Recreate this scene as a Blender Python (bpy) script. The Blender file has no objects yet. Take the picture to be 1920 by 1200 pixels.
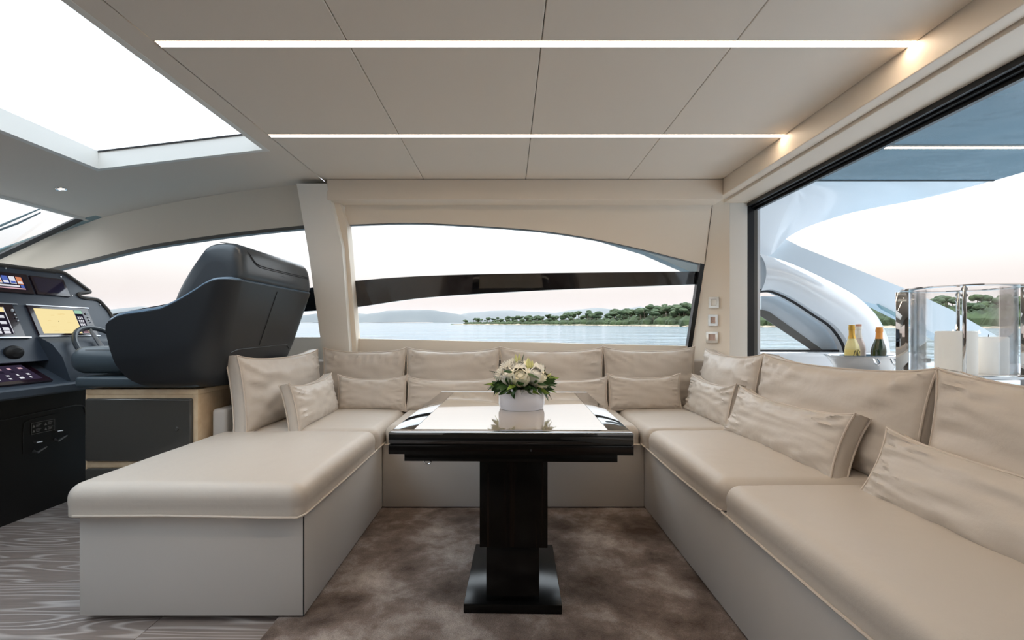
import bpy, bmesh, math, random
from mathutils import Vector, Matrix, noise

# ------------------------------------------------------------------ camera, sky, exposure
scene = bpy.context.scene
COL = scene.collection
EYE = 1.105            # eye height above the saloon floor
F = 900.0              # focal length in pixels of the 1920 wide frame
CX, CY = 953.0, 622.0  # vanishing point of the athwartships lines

cam_data = bpy.data.cameras.new('camera')
cam_data.sensor_width = 36.0
cam_data.lens = 36.0 * F / 1920.0
cam_data.shift_x = (960.0 - CX) / 1920.0
cam_data.shift_y = (CY - 600.0) / 1920.0
cam_data.clip_start = 0.05
cam_data.clip_end = 30000.0
cam = bpy.data.objects.new('camera', cam_data)
COL.objects.link(cam)
cam.location = (0, 0, EYE)
cam.rotation_euler = (math.pi / 2, 0, 0)
scene.camera = cam

scene.view_settings.view_transform = 'Standard'
scene.view_settings.look = 'None'
scene.view_settings.gamma = 1.0
scene.view_settings.use_curve_mapping = False
scene.view_settings.exposure = 0.50

SKY_STRENGTH = 4.6
LED_STRENGTH = 17.0
world = bpy.data.worlds.new('dusk_sky')
scene.world = world
world.use_nodes = True
wn, wl = world.node_tree.nodes, world.node_tree.links
wn.clear()
w_out = wn.new('ShaderNodeOutputWorld')
w_bg = wn.new('ShaderNodeBackground')
w_tc = wn.new('ShaderNodeTexCoord')
w_sep = wn.new('ShaderNodeSeparateXYZ')
w_ramp = wn.new('ShaderNodeValToRGB')
wl.new(w_tc.outputs['Generated'], w_sep.inputs[0])
wl.new(w_sep.outputs['Z'], w_ramp.inputs[0])
cr = w_ramp.color_ramp
cr.elements[0].position = 0.0
cr.elements[0].color = (0.142, 0.121, 0.112, 1)
cr.elements[1].position = 1.0
cr.elements[1].color = (0.58, 0.66, 0.72, 1)
for pos, c in ((0.03, (0.138, 0.117, 0.109)), (0.08, (0.146, 0.134, 0.128)), (0.17, (0.196, 0.196, 0.196)), (0.38, (0.44, 0.48, 0.51))):
    e = cr.elements.new(pos)
    e.color = (*c, 1)
w_bg.inputs['Strength'].default_value = SKY_STRENGTH
wl.new(w_ramp.outputs[0], w_bg.inputs[0])
wl.new(w_bg.outputs[0], w_out.inputs[0])

# ------------------------------------------------------------------ helpers
ORIGIN = {}


def srgb(r, g, b):
    f = lambda c: ((c / 255.0) / 12.92) if c <= 10 else (((c / 255.0) + 0.055) / 1.055) ** 2.4
    return (f(r), f(g), f(b))


MATS = {}


def mat(name, col, rough=0.5, metal=0.0, spec=0.5, coat=0.0, bump=None, noise_mix=None, sheen=0.0, ior=1.5, emit=None):
    m = bpy.data.materials.new(name)
    m.use_nodes = True
    nt = m.node_tree
    b = nt.nodes['Principled BSDF']
    b.inputs['Base Color'].default_value = (*col, 1)
    b.inputs['Roughness'].default_value = rough
    b.inputs['Metallic'].default_value = metal
    b.inputs['IOR'].default_value = ior
    b.inputs['Specular IOR Level'].default_value = spec
    b.inputs['Coat Weight'].default_value = coat
    b.inputs['Coat Roughness'].default_value = 0.03
    b.inputs['Sheen Weight'].default_value = sheen
    if emit:
        b.inputs['Emission Color'].default_value = (*emit[0], 1)
        b.inputs['Emission Strength'].default_value = emit[1]
    tc = None
    if bump or noise_mix:
        tc = nt.nodes.new('ShaderNodeTexCoord')
    if noise_mix:   # (second colour, scale, low, high)
        c2, sc, lo, hi = noise_mix
        n = nt.nodes.new('ShaderNodeTexNoise')
        n.inputs['Scale'].default_value = sc
        n.inputs['Detail'].default_value = 6
        nt.links.new(tc.outputs['Object'], n.inputs['Vector'])
        r = nt.nodes.new('ShaderNodeValToRGB')
        r.color_ramp.elements[0].position = lo
        r.color_ramp.elements[0].color = (*col, 1)
        r.color_ramp.elements[1].position = hi
        r.color_ramp.elements[1].color = (*c2, 1)
        nt.links.new(n.outputs['Fac'], r.inputs[0])
        nt.links.new(r.outputs[0], b.inputs['Base Color'])
    if bump:        # list of (scale, strength, distance)
        prev = None
        for sc, st, di in bump:
            n = nt.nodes.new('ShaderNodeTexNoise')
            n.inputs['Scale'].default_value = sc
            n.inputs['Detail'].default_value = 4
            nt.links.new(tc.outputs['Object'], n.inputs['Vector'])
            bp = nt.nodes.new('ShaderNodeBump')
            bp.inputs['Strength'].default_value = st
            bp.inputs['Distance'].default_value = di
            nt.links.new(n.outputs['Fac'], bp.inputs['Height'])
            if prev:
                nt.links.new(prev.outputs[0], bp.inputs['Normal'])
            prev = bp
        nt.links.new(prev.outputs[0], b.inputs['Normal'])
    MATS[name] = m
    return m


def glass_mat(name, tint=(1, 1, 1), gloss=0.06, rough=0.0):
    m = bpy.data.materials.new(name)
    m.use_nodes = True
    nt = m.node_tree
    nt.nodes.clear()
    out = nt.nodes.new('ShaderNodeOutputMaterial')
    tr = nt.nodes.new('ShaderNodeBsdfTransparent')
    tr.inputs[0].default_value = (*tint, 1)
    gl = nt.nodes.new('ShaderNodeBsdfGlossy')
    gl.inputs['Roughness'].default_value = rough
    fr = nt.nodes.new('ShaderNodeFresnel')
    fr.inputs['IOR'].default_value = 1.45
    mul = nt.nodes.new('ShaderNodeMath')
    mul.operation = 'MULTIPLY'
    mul.inputs[1].default_value = gloss
    mul.use_clamp = True
    mx = nt.nodes.new('ShaderNodeMixShader')
    nt.links.new(fr.outputs[0], mul.inputs[0])
    nt.links.new(mul.outputs[0], mx.inputs[0])
    nt.links.new(tr.outputs[0], mx.inputs[1])
    nt.links.new(gl.outputs[0], mx.inputs[2])
    nt.links.new(mx.outputs[0], out.inputs[0])
    MATS[name] = m
    return m


def emit_mat(name, col, strength):
    m = bpy.data.materials.new(name)
    m.use_nodes = True
    nt = m.node_tree
    nt.nodes.clear()
    out = nt.nodes.new('ShaderNodeOutputMaterial')
    em = nt.nodes.new('ShaderNodeEmission')
    em.inputs[0].default_value = (*col, 1)
    em.inputs[1].default_value = strength
    nt.links.new(em.outputs[0], out.inputs[0])
    MATS[name] = m
    return m


class MB:
    """collects geometry in world coordinates, links it as one mesh object"""

    def __init__(self):
        self.v = []
        self.f = []

    def add(self, vs, fs):
        o = len(self.v)
        self.v += [tuple(p) for p in vs]
        self.f += [tuple(i + o for i in f) for f in fs]
        return self

    def box(self, x0, x1, y0, y1, z0, z1, bev=0.0, seg=2):
        if bev <= 0:
            vs = [(x0, y0, z0), (x1, y0, z0), (x1, y1, z0), (x0, y1, z0), (x0, y0, z1), (x1, y0, z1), (x1, y1, z1), (x0, y1, z1)]
            return self.add(vs, [(0, 3, 2, 1), (4, 5, 6, 7), (0, 1, 5, 4), (1, 2, 6, 5), (2, 3, 7, 6), (3, 0, 4, 7)])
        return self.rbox(x0, x1, y0, y1, z0, z1, bev, seg, (1, 1, 1))

    def rbox(self, x0, x1, y0, y1, z0, z1, r, seg=3, inner=(6, 6, 2), disp=None):
        """rounded box, optional displacement disp(p, n)->p"""
        c = Vector(((x0 + x1) / 2, (y0 + y1) / 2, (z0 + z1) / 2))
        hs = Vector(((x1 - x0) / 2, (y1 - y0) / 2, (z1 - z0) / 2))
        r = min(r, hs.x * .98, hs.y * .98, hs.z * .98)

        def ticks(h, n):
            t = [-h + r - r * math.cos(i * math.pi / 2 / seg * 0.5 * 2 / 2) * 0 for i in range(0)]
            a = []
            for i in range(seg + 1):   # outer ring parameter 0..1
                a.append(-h + r * i / seg)
            for i in range(1, n):
                a.append(-h + r + (2 * h - 2 * r) * i / n)
            for i in range(seg + 1):
                a.append(h - r + r * i / seg)
            return a
        tx, ty, tz = ticks(hs.x, inner[0]), ticks(hs.y, inner[1]), ticks(hs.z, inner[2])
        idx = {}
        vs, fs = [], []
        inn = Vector((hs.x - r, hs.y - r, hs.z - r))

        def vert(p):
            k = (round(p.x, 6), round(p.y, 6), round(p.z, 6))
            if k in idx:
                return idx[k]
            q = Vector((max(-inn.x, min(inn.x, p.x)), max(-inn.y, min(inn.y, p.y)), max(-inn.z, min(inn.z, p.z))))
            d = p - q
            # spread the rings evenly in angle
            e = Vector([math.tan(min(abs(t) / r, 1) * math.pi / 4) * (1 if t > 0 else -1) if abs(t) > 1e-9 else 0 for t in d])
            n = e.normalized() if e.length > 1e-9 else Vector((0, 0, 1))
            w = c + q + n * r
            if disp:
                w = disp(w, n)
            idx[k] = len(vs)
            vs.append(w)
            return idx[k]

        def face(ta, tb, fix, flip):
            for i in range(len(ta) - 1):
                for j in range(len(tb) - 1):
                    if ta[i + 1] - ta[i] < 1e-9 or tb[j + 1] - tb[j] < 1e-9:
                        continue
                    q = [fix(ta[i], tb[j]), fix(ta[i + 1], tb[j]), fix(ta[i + 1], tb[j + 1]), fix(ta[i], tb[j + 1])]
                    ids = [vert(Vector(p)) for p in q]
                    fs.append(tuple(ids[::-1]) if flip else tuple(ids))
        face(tx, ty, lambda a, b: (a, b, hs.z), False)
        face(tx, ty, lambda a, b: (a, b, -hs.z), True)
        face(tx, tz, lambda a, b: (a, -hs.y, b), False)
        face(tx, tz, lambda a, b: (a, hs.y, b), True)
        face(ty, tz, lambda a, b: (hs.x, a, b), False)
        face(ty, tz, lambda a, b: (-hs.x, a, b), True)
        return self.add(vs, fs)

    def prism(self, poly, fn0, fn1):
        """poly of 2D points, fn0/fn1 map a 2D point to the two 3D faces"""
        n = len(poly)
        vs = [fn0(*p) for p in poly] + [fn1(*p) for p in poly]
        fs = [tuple(range(n)), tuple(range(2 * n - 1, n - 1, -1))]
        for i in range(n):
            j = (i + 1) % n
            fs.append((i, i + n, j + n, j))
        return self.add(vs, fs)

    def strip(self, top, bot, fn0, fn1):
        """band between two curves with the same number of 2D points"""
        n = len(top)
        vs = []
        for fn in (fn0, fn1):
            vs += [fn(*p) for p in top] + [fn(*p) for p in bot]
        fs = []
        for i in range(n - 1):
            fs.append((i, i + 1, n + i + 1, n + i))
            fs.append((2 * n + i, 3 * n + i, 3 * n + i + 1, 2 * n + i + 1))
            fs.append((i, 2 * n + i, 2 * n + i + 1, i + 1))
            fs.append((n + i, n + i + 1, 3 * n + i + 1, 3 * n + i))
        fs.append((0, n, 3 * n, 2 * n))
        fs.append((n - 1, 3 * n - 1, 4 * n - 1, 2 * n - 1))
        return self.add(vs, fs)

    def tube(self, pts, r, closed=False, n=8, cap=True):
        pts = [Vector(p) for p in pts]
        N = len(pts)
        vs, fs = [], []
        up = None
        for i, p in enumerate(pts):
            a = pts[(i - 1) % N] if (closed or i > 0) else p
            b = pts[(i + 1) % N] if (closed or i < N - 1) else p
            t = (b - a).normalized()
            if up is None:
                up = Vector((0, 0, 1)) if abs(t.z) < .9 else Vector((1, 0, 0))
            s = t.cross(up)
            if s.length < 1e-6:
                s = t.orthogonal()
            s.normalize()
            up = s.cross(t).normalized()
            rr = r[i] if isinstance(r, (list, tuple)) else r
            for k in range(n):
                a_ = 2 * math.pi * k / n
                vs.append(p + s * math.cos(a_) * rr + up * math.sin(a_) * rr)
        m = N if closed else N - 1
        for i in range(m):
            for k in range(n):
                i2 = (i + 1) % N
                fs.append((i * n + k, i * n + (k + 1) % n, i2 * n + (k + 1) % n, i2 * n + k))
        if cap and not closed:
            fs.append(tuple(range(n - 1, -1, -1)))
            fs.append(tuple(range((N - 1) * n, N * n)))
        return self.add(vs, fs)

    def lathe(self, prof, c, n=32, sx=1.0, sy=1.0, close=False):
        """prof list of (r, z) about the vertical through c"""
        vs, fs = [], []
        for r, z in prof:
            for k in range(n):
                a = 2 * math.pi * k / n
                vs.append((c[0] + r * sx * math.cos(a), c[1] + r * sy * math.sin(a), c[2] + z))
        m = len(prof)
        for i in range(m - 1 if not close else m):
            i2 = (i + 1) % m
            for k in range(n):
                fs.append((i * n + k, i * n + (k + 1) % n, i2 * n + (k + 1) % n, i2 * n + k))
        if not close:
            fs.append(tuple(range(n - 1, -1, -1)))
            fs.append(tuple(range((m - 1) * n, m * n)))
        return self.add(vs, fs)

    def grid(self, rows, closed_u=False):
        """rows of equally many 3D points"""
        n = len(rows[0])
        vs = [p for r in rows for p in r]
        fs = []
        for i in range(len(rows) - 1):
            for k in range(n if closed_u else n - 1):
                k2 = (k + 1) % n
                fs.append((i * n + k, i * n + k2, (i + 1) * n + k2, (i + 1) * n + k))
        return self.add(vs, fs)

    def build(self, name, material, parent=None, smooth=35, fix=True, base=None):
        me = bpy.data.meshes.new(name)
        if parent is not None:
            o3 = Vector(ORIGIN.get(parent.name, (0, 0, 0)))
        else:
            xs = [p[0] for p in self.v]
            ys = [p[1] for p in self.v]
            zs = [p[2] for p in self.v]
            o3 = Vector(base) if base is not None else Vector(((min(xs) + max(xs)) / 2, (min(ys) + max(ys)) / 2, min(zs)))
        me.from_pydata([tuple(Vector(p) - o3) for p in self.v], [], self.f)
        if fix:
            bm = bmesh.new()
            bm.from_mesh(me)
            bmesh.ops.recalc_face_normals(bm, faces=bm.faces)
            bm.to_mesh(me)
            bm.free()
        me.materials.append(MATS[material] if isinstance(material, str) else material)
        if smooth:
            me.polygons.foreach_set('use_smooth', [True] * len(me.polygons))
            me.set_sharp_from_angle(angle=math.radians(smooth))
        o = bpy.data.objects.new(name, me)
        COL.objects.link(o)
        if parent is not None:
            o.parent = parent
            ORIGIN[o.name] = tuple(o3)
        else:
            o.location = o3
            ORIGIN[o.name] = tuple(o3)
        return o


def thing(name, label, cat, loc=(0, 0, 0), rotz=0.0, group=None, local=False):
    o = bpy.data.objects.new(name, None)
    o.empty_display_size = 0.1
    COL.objects.link(o)
    o.location = loc
    o.rotation_euler = (0, 0, rotz)
    o['label'] = label
    o['category'] = cat
    if group:
        o['group'] = group
    ORIGIN[o.name] = (0, 0, 0) if local else tuple(loc)
    return o


def tag(o, label, cat, group=None, kind=None):
    o['label'] = label
    o['category'] = cat
    if group:
        o['group'] = group
    if kind:
        o['kind'] = kind
    return o


def struct(o, label=None):
    o['kind'] = 'structure'
    if label:
        o['label'] = label
    return o


def copy_mesh(src, parent, matrix):
    c = src.copy()
    COL.objects.link(c)
    c.parent = parent
    c.matrix_parent_inverse = Matrix.Identity(4)
    c.matrix_local = matrix
    return c


def lerp(a, b, t):
    return a + (b - a) * t


def interp(x, pts):
    if x <= pts[0][0]:
        return pts[0][1]
    for (a, fa), (b, fb) in zip(pts, pts[1:]):
        if x <= b:
            t = (x - a) / (b - a)
            return fa + (fb - fa) * t
    return pts[-1][1]


def spline(pts, per=8):
    """Catmull-Rom through the points"""
    P = [Vector(p) for p in pts]
    P = [P[0] * 2 - P[1]] + P + [P[-1] * 2 - P[-2]]
    out = []
    for i in range(1, len(P) - 2):
        for k in range(per):
            t = k / per
            a, b, c, d = P[i - 1], P[i], P[i + 1], P[i + 2]
            out.append(0.5 * ((2 * b) + (c - a) * t + (2 * a - 5 * b + 4 * c - d) * t * t + (3 * b - a - 3 * c + d) * t ** 3))
    out.append(P[-2])
    return out


# the ship's side wall leans inboard towards the roof
def wall_y(z):
    return 3.95 - 0.34 * (z - 1.0)


def on_wall(px, py, off=0.0):
    """point (x, z) of the leaning side wall, off metres inboard of it"""
    d = (3.95 - 0.34 * (EYE - 1.0) - off) / (1 - 0.34 * (py - CY) / F)
    return ((px - CX) * d / F, EYE - (py - CY) * d / F)


def at_depth(px, py, y):
    return ((px - CX) * y / F, EYE - (py - CY) * y / F)


def wallfn(off):
    return lambda x, z: (x, wall_y(z) - off, z)


# ------------------------------------------------------------------ materials
mat('leather', srgb(202, 193, 183), .44, bump=[(420, .12, .002), (11, .22, .014)])
mat('leather_grey_lit', srgb(200, 195, 190), .5, bump=[(420, .1, .002)])  # same leather, greyer: the cooler light on the bases put into the colour
mat('piping', srgb(208, 196, 184), .5)
mat('dark_gap', (.01, .01, .01), .8)
mat('ceiling_fabric', srgb(230, 220, 208), .75, bump=[(300, .05, .002)])
mat('ceiling_groove', srgb(90, 82, 74), .8)
mat('cream_panel', srgb(234, 223, 208), .55, bump=[(300, .05, .002)])
mat('cream_trim', srgb(234, 221, 205), .5)
mat('white_lacquer', srgb(236, 233, 227), .4)
mat('gelcoat', srgb(226, 230, 235), .18, coat=.6)
mat('gelcoat_grey', srgb(190, 200, 208), .22, coat=.5)
mat('blue_grey_overhead', srgb(66, 92, 108), .22, coat=.4)
mat('teal_edge', srgb(120, 148, 155), .3)
mat('black_frame', (.006, .006, .007), .3)
mat('black_glass', (.006, .006, .008), .05, coat=.5)
mat('dark_trim', srgb(92, 90, 86), .45)
mat('grey_brow', srgb(120, 128, 132), .4)
mat('helm_leather', srgb(54, 62, 70), .33, bump=[(500, .15, .001)])
mat('helm_shell', srgb(33, 37, 42), .42, bump=[(500, .15, .001)])
mat('helm_rim_highlight', srgb(96, 118, 138), .35)  # bluish highlight along the shell rim, painted as its colour
mat('helm_seam', (.008, .009, .011), .5)
mat('console_grey', srgb(62, 72, 84), .5, bump=[(700, .2, .001)])
mat('console_face', srgb(58, 68, 82), .42, bump=[(500, .25, .001)])
mat('console_edge', srgb(76, 72, 68), .5)
mat('console_black', (.004, .004, .005), .5)
mat('console_line', srgb(52, 52, 54), .4)
mat('chrome', (.72, .72, .72), .08, metal=1.0)
mat('mirror_steel', (.62, .60, .58), .03, metal=1.0)
mat('satin_steel', (.6, .62, .66), .3, metal=1.0)
mat('bezel', srgb(38, 20, 30), .15, coat=.5)
mat('screen_off', srgb(44, 38, 62), .06, coat=.5)
mat('oak_edge', srgb(230, 208, 176), .5, noise_mix=(srgb(214, 188, 154), 14, .35, .65))
mat('drawer_dark', srgb(76, 75, 72), .14, coat=.6)
mat('vase_white', srgb(238, 240, 252), .22, coat=.4)
mat('petal_cream', srgb(250, 245, 222), .6)
mat('petal_white', srgb(252, 250, 242), .6)
mat('bud_green', srgb(214, 216, 150), .55)
mat('leaf_green', srgb(58, 96, 42), .4, noise_mix=(srgb(38, 70, 32), 30, .4, .6))
mat('leaf_light', srgb(124, 152, 56), .4)
mat('stem_dark', srgb(40, 60, 32), .6)
mat('switch_white', srgb(226, 222, 216), .12, metal=.65)
mat('switch_rose', srgb(196, 168, 154), .4)
mat('switch_line', srgb(120, 98, 90), .5)
mat('glowing_wax', srgb(250, 247, 241), .5, emit=((1, .92, .84), .12))  # slight emission added to brighten the candle bodies
mat('wick', (.01, .01, .01), .8)
mat('foil_gold', srgb(214, 172, 84), .32, metal=.7)
mat('foil_orange', srgb(226, 156, 84), .35, metal=.5)
mat('cork_pink', srgb(214, 164, 140), .5)
mat('label_white', srgb(238, 236, 230), .6)
mat('label_yellow', srgb(240, 222, 140), .5)
mat('ink', srgb(40, 38, 34), .6)
mat('wine_green', srgb(30, 52, 22), .08, coat=.5)
mat('wine_pale', srgb(236, 224, 160), .1, coat=.4)
mat('wine_rose', srgb(222, 208, 206), .08, coat=.4)
mat('sticker_ink', srgb(150, 150, 150), .6)
mat('ebony_base', (.003, .003, .003), .18, spec=.3)
mat('rock', srgb(176, 160, 138), .9, noise_mix=(srgb(120, 108, 92), .25, .4, .6))
mat('scrub', srgb(70, 84, 52), .95, noise_mix=(srgb(52, 62, 42), .08, .35, .65))
mat('pine', srgb(52, 68, 44), .9, noise_mix=(srgb(72, 84, 54), .4, .35, .7))
mat('pine_light', srgb(74, 88, 52), .9, noise_mix=(srgb(52, 66, 42), .4, .35, .7))
mat('trunk', srgb(104, 90, 76), .9)
mat('far_hill', srgb(100, 104, 104), 1.0, noise_mix=(srgb(84, 90, 92), .004, .35, .65))
mat('rubber', (.008, .008, .009), .55)
mat('wiper_grey', srgb(70, 84, 86), .5)
glass_mat('pane_glass', (1, 1, 1), .22)
glass_mat('skylight_glass', (.74, .77, .80), .22)
glass_mat('lantern_glass', (.985, .99, .99), .7)
emit_mat('led', (1.0, .80, .60), LED_STRENGTH)
emit_mat('spot', (1.0, .82, .66), 14)
emit_mat('flame', (1.0, .7, .4), 6)
emit_mat('chart_yellow', srgb(250, 230, 170), 0.70)
emit_mat('chart_land', srgb(240, 214, 150), 0.70)
emit_mat('screen_white', srgb(232, 232, 240), 0.66)
emit_mat('screen_blue', srgb(88, 110, 190), 0.63)
emit_mat('screen_orange', srgb(222, 140, 100), 0.63)
emit_mat('screen_dark', srgb(34, 30, 44), 0.70)
emit_mat('screen_pad', srgb(52, 44, 62), 0.70)
emit_mat('screen_pink', srgb(222, 180, 190), 0.63)
emit_mat('screen_green', srgb(170, 214, 190), 0.63)


def wood_floor():
    m = bpy.data.materials.new('limed_oak')
    m.use_nodes = True
    nt = m.node_tree
    b = nt.nodes['Principled BSDF']
    tc = nt.nodes.new('ShaderNodeTexCoord')
    oi = nt.nodes.new('ShaderNodeObjectInfo')
    mp = nt.nodes.new('ShaderNodeMapping')
    mp.inputs['Scale'].default_value = (.32, 2.6, 1)
    cmb = nt.nodes.new('ShaderNodeCombineXYZ')
    ml = nt.nodes.new('ShaderNodeMath')
    ml.operation = 'MULTIPLY'
    ml.inputs[1].default_value = 37.0
    nt.links.new(oi.outputs['Random'], ml.inputs[0])
    nt.links.new(ml.outputs[0], cmb.inputs[0])
    nt.links.new(ml.outputs[0], cmb.inputs[1])
    nt.links.new(cmb.outputs[0], mp.inputs['Location'])
    nt.links.new(tc.outputs['Object'], mp.inputs['Vector'])
    n1 = nt.nodes.new('ShaderNodeTexNoise')
    n1.inputs['Scale'].default_value = 1.7
    n1.inputs['Detail'].default_value = 2
    nt.links.new(mp.outputs[0], n1.inputs['Vector'])
    k = nt.nodes.new('ShaderNodeMath')
    k.operation = 'MULTIPLY'
    k.inputs[1].default_value = 22.0
    nt.links.new(n1.outputs['Fac'], k.inputs[0])
    fr = nt.nodes.new('ShaderNodeMath')
    fr.operation = 'PINGPONG'
    fr.inputs[1].default_value = .5
    nt.links.new(k.outputs[0], fr.inputs[0])
    mp2 = nt.nodes.new('ShaderNodeMapping')
    mp2.inputs['Scale'].default_value = (3, 90, 1)
    nt.links.new(tc.outputs['Object'], mp2.inputs['Vector'])
    n2 = nt.nodes.new('ShaderNodeTexNoise')
    n2.inputs['Scale'].default_value = 2.0
    n2.inputs['Detail'].default_value = 3
    nt.links.new(mp2.outputs[0], n2.inputs['Vector'])
    r = nt.nodes.new('ShaderNodeValToRGB')
    r.color_ramp.elements[0].position = .04
    r.color_ramp.elements[0].color = (*srgb(192, 184, 180), 1)
    r.color_ramp.elements[1].position = .22
    r.color_ramp.elements[1].color = (*srgb(146, 134, 128), 1)
    nt.links.new(fr.outputs[0], r.inputs[0])
    mx = nt.nodes.new('ShaderNodeMix')
    mx.data_type = 'RGBA'
    mx.blend_type = 'MULTIPLY'
    mx.inputs[0].default_value = .55
    r2 = nt.nodes.new('ShaderNodeValToRGB')
    r2.color_ramp.elements[0].position = .3
    r2.color_ramp.elements[0].color = (.6, .58, .57, 1)
    r2.color_ramp.elements[1].position = .65
    r2.color_ramp.elements[1].color = (1, 1, 1, 1)
    nt.links.new(n2.outputs['Fac'], r2.inputs[0])
    nt.links.new(r.outputs[0], mx.inputs['A'])
    nt.links.new(r2.outputs[0], mx.inputs['B'])
    nt.links.new(mx.outputs['Result'], b.inputs['Base Color'])
    b.inputs['Roughness'].default_value = .42
    bp = nt.nodes.new('ShaderNodeBump')
    bp.inputs['Strength'].default_value = .15
    bp.inputs['Distance'].default_value = .002
    nt.links.new(fr.outputs[0], bp.inputs['Height'])
    nt.links.new(bp.outputs[0], b.inputs['Normal'])
    MATS['limed_oak'] = m


def rug_mat():
    m = bpy.data.materials.new('velvet_rug')
    m.use_nodes = True
    nt = m.node_tree
    b = nt.nodes['Principled BSDF']
    tc = nt.nodes.new('ShaderNodeTexCoord')
    n1 = nt.nodes.new('ShaderNodeTexNoise')
    n1.inputs['Scale'].default_value = 3.6
    n1.inputs['Detail'].default_value = 7
    n1.inputs['Roughness'].default_value = .62
    n1.inputs['Distortion'].default_value = .15
    nt.links.new(tc.outputs['Object'], n1.inputs['Vector'])
    r = nt.nodes.new('ShaderNodeValToRGB')
    r.color_ramp.elements[0].position = .34
    r.color_ramp.elements[0].color = (*srgb(84, 67, 56), 1)
    r.color_ramp.elements[1].position = .70
    r.color_ramp.elements[1].color = (*srgb(208, 195, 186), 1)
    e = r.color_ramp.elements.new(.5)
    e.color = (*srgb(136, 119, 109), 1)
    nt.links.new(n1.outputs['Fac'], r.inputs[0])
    n2 = nt.nodes.new('ShaderNodeTexNoise')
    n2.inputs['Scale'].default_value = 260
    n2.inputs['Detail'].default_value = 2
    nt.links.new(tc.outputs['Object'], n2.inputs['Vector'])
    r2 = nt.nodes.new('ShaderNodeValToRGB')
    r2.color_ramp.elements[0].position = .3
    r2.color_ramp.elements[0].color = (.62, .62, .62, 1)
    r2.color_ramp.elements[1].position = .7
    r2.color_ramp.elements[1].color = (1.1, 1.1, 1.1, 1)
    nt.links.new(n2.outputs['Fac'], r2.inputs[0])
    mx = nt.nodes.new('ShaderNodeMix')
    mx.data_type = 'RGBA'
    mx.blend_type = 'MULTIPLY'
    mx.inputs[0].default_value = .8
    nt.links.new(r.outputs[0], mx.inputs['A'])
    nt.links.new(r2.outputs[0], mx.inputs['B'])
    nt.links.new(mx.outputs['Result'], b.inputs['Base Color'])
    b.inputs['Roughness'].default_value = .95
    b.inputs['Sheen Weight'].default_value = .12
    b.inputs['Specular IOR Level'].default_value = .1
    bp = nt.nodes.new('ShaderNodeBump')
    bp.inputs['Strength'].default_value = .9
    bp.inputs['Distance'].default_value = .006
    nt.links.new(n2.outputs['Fac'], bp.inputs['Height'])
    nt.links.new(bp.outputs[0], b.inputs['Normal'])
    MATS['velvet_rug'] = m


def ebony_mat(name, axis_scale, c0, c1, lo=.45, hi=.7, rough=.2, coat=.0, ior=1.5, spec=.22):
    m = bpy.data.materials.new(name)
    m.use_nodes = True
    nt = m.node_tree
    b = nt.nodes['Principled BSDF']
    tc = nt.nodes.new('ShaderNodeTexCoord')
    mp = nt.nodes.new('ShaderNodeMapping')
    mp.inputs['Scale'].default_value = axis_scale
    nt.links.new(tc.outputs['Object'], mp.inputs['Vector'])
    n = nt.nodes.new('ShaderNodeTexNoise')
    n.inputs['Scale'].default_value = 1.0
    n.inputs['Detail'].default_value = 5
    nt.links.new(mp.outputs[0], n.inputs['Vector'])
    r = nt.nodes.new('ShaderNodeValToRGB')
    r.color_ramp.elements[0].position = lo
    r.color_ramp.elements[0].color = (*c0, 1)
    r.color_ramp.elements[1].position = hi
    r.color_ramp.elements[1].color = (*c1, 1)
    nt.links.new(n.outputs['Fac'], r.inputs[0])
    nt.links.new(r.outputs[0], b.inputs['Base Color'])
    b.inputs['Roughness'].default_value = rough
    b.inputs['IOR'].default_value = ior
    b.inputs['Specular IOR Level'].default_value = spec
    b.inputs['Coat Weight'].default_value = coat
    b.inputs['Coat Roughness'].default_value = .02
    MATS[name] = m


def sea_mat():
    m = bpy.data.materials.new('sea_water')
    m.use_nodes = True
    nt = m.node_tree
    b = nt.nodes['Principled BSDF']
    b.inputs['Base Color'].default_value = (*srgb(80, 104, 116), 1)
    b.inputs['Roughness'].default_value = .12
    b.inputs['IOR'].default_value = 1.33
    tc = nt.nodes.new('ShaderNodeTexCoord')
    prev = None
    for sc, st, di in ((.22, .9, 1.6), (.9, .7, .5), (.04, .6, 7.0)):
        mp = nt.nodes.new('ShaderNodeMapping')
        mp.inputs['Scale'].default_value = (.6, 1.0, 1.0)
        nt.links.new(tc.outputs['Object'], mp.inputs['Vector'])
        n = nt.nodes.new('ShaderNodeTexNoise')
        n.inputs['Scale'].default_value = sc
        n.inputs['Detail'].default_value = 4
        nt.links.new(mp.outputs[0], n.inputs['Vector'])
        bp = nt.nodes.new('ShaderNodeBump')
        bp.inputs['Strength'].default_value = st
        bp.inputs['Distance'].default_value = di
        nt.links.new(n.outputs['Fac'], bp.inputs['Height'])
        if prev:
            nt.links.new(prev.outputs[0], bp.inputs['Normal'])
        prev = bp
    nt.links.new(prev.outputs[0], b.inputs['Normal'])
    MATS['sea_water'] = m


wood_floor()
rug_mat()
sea_mat()
ebony_mat('ebony_vertical', (55, 55, .9), (.004, .0035, .003), srgb(40, 27, 20), .52, .8)
ebony_mat('ebony_along', (.9, 55, 55), (.004, .0035, .003), srgb(40, 27, 20), .52, .8)
ebony_mat('table_inlay', (1.2, 70, 1), srgb(186, 174, 156), srgb(168, 154, 136), .4, .65, rough=.08, coat=1.0, spec=.5)
ebony_mat('table_border', (.9, 55, 55), (.006, .006, .006), srgb(40, 30, 24), .5, .75, rough=.07, coat=1.0, spec=.5)

# ------------------------------------------------------------------ the shell of the saloon
CEIL = 2.20
PANEL_L, PANEL_R = -1.34, 1.54
YB = -2.2     # starboard side, behind the camera

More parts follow.
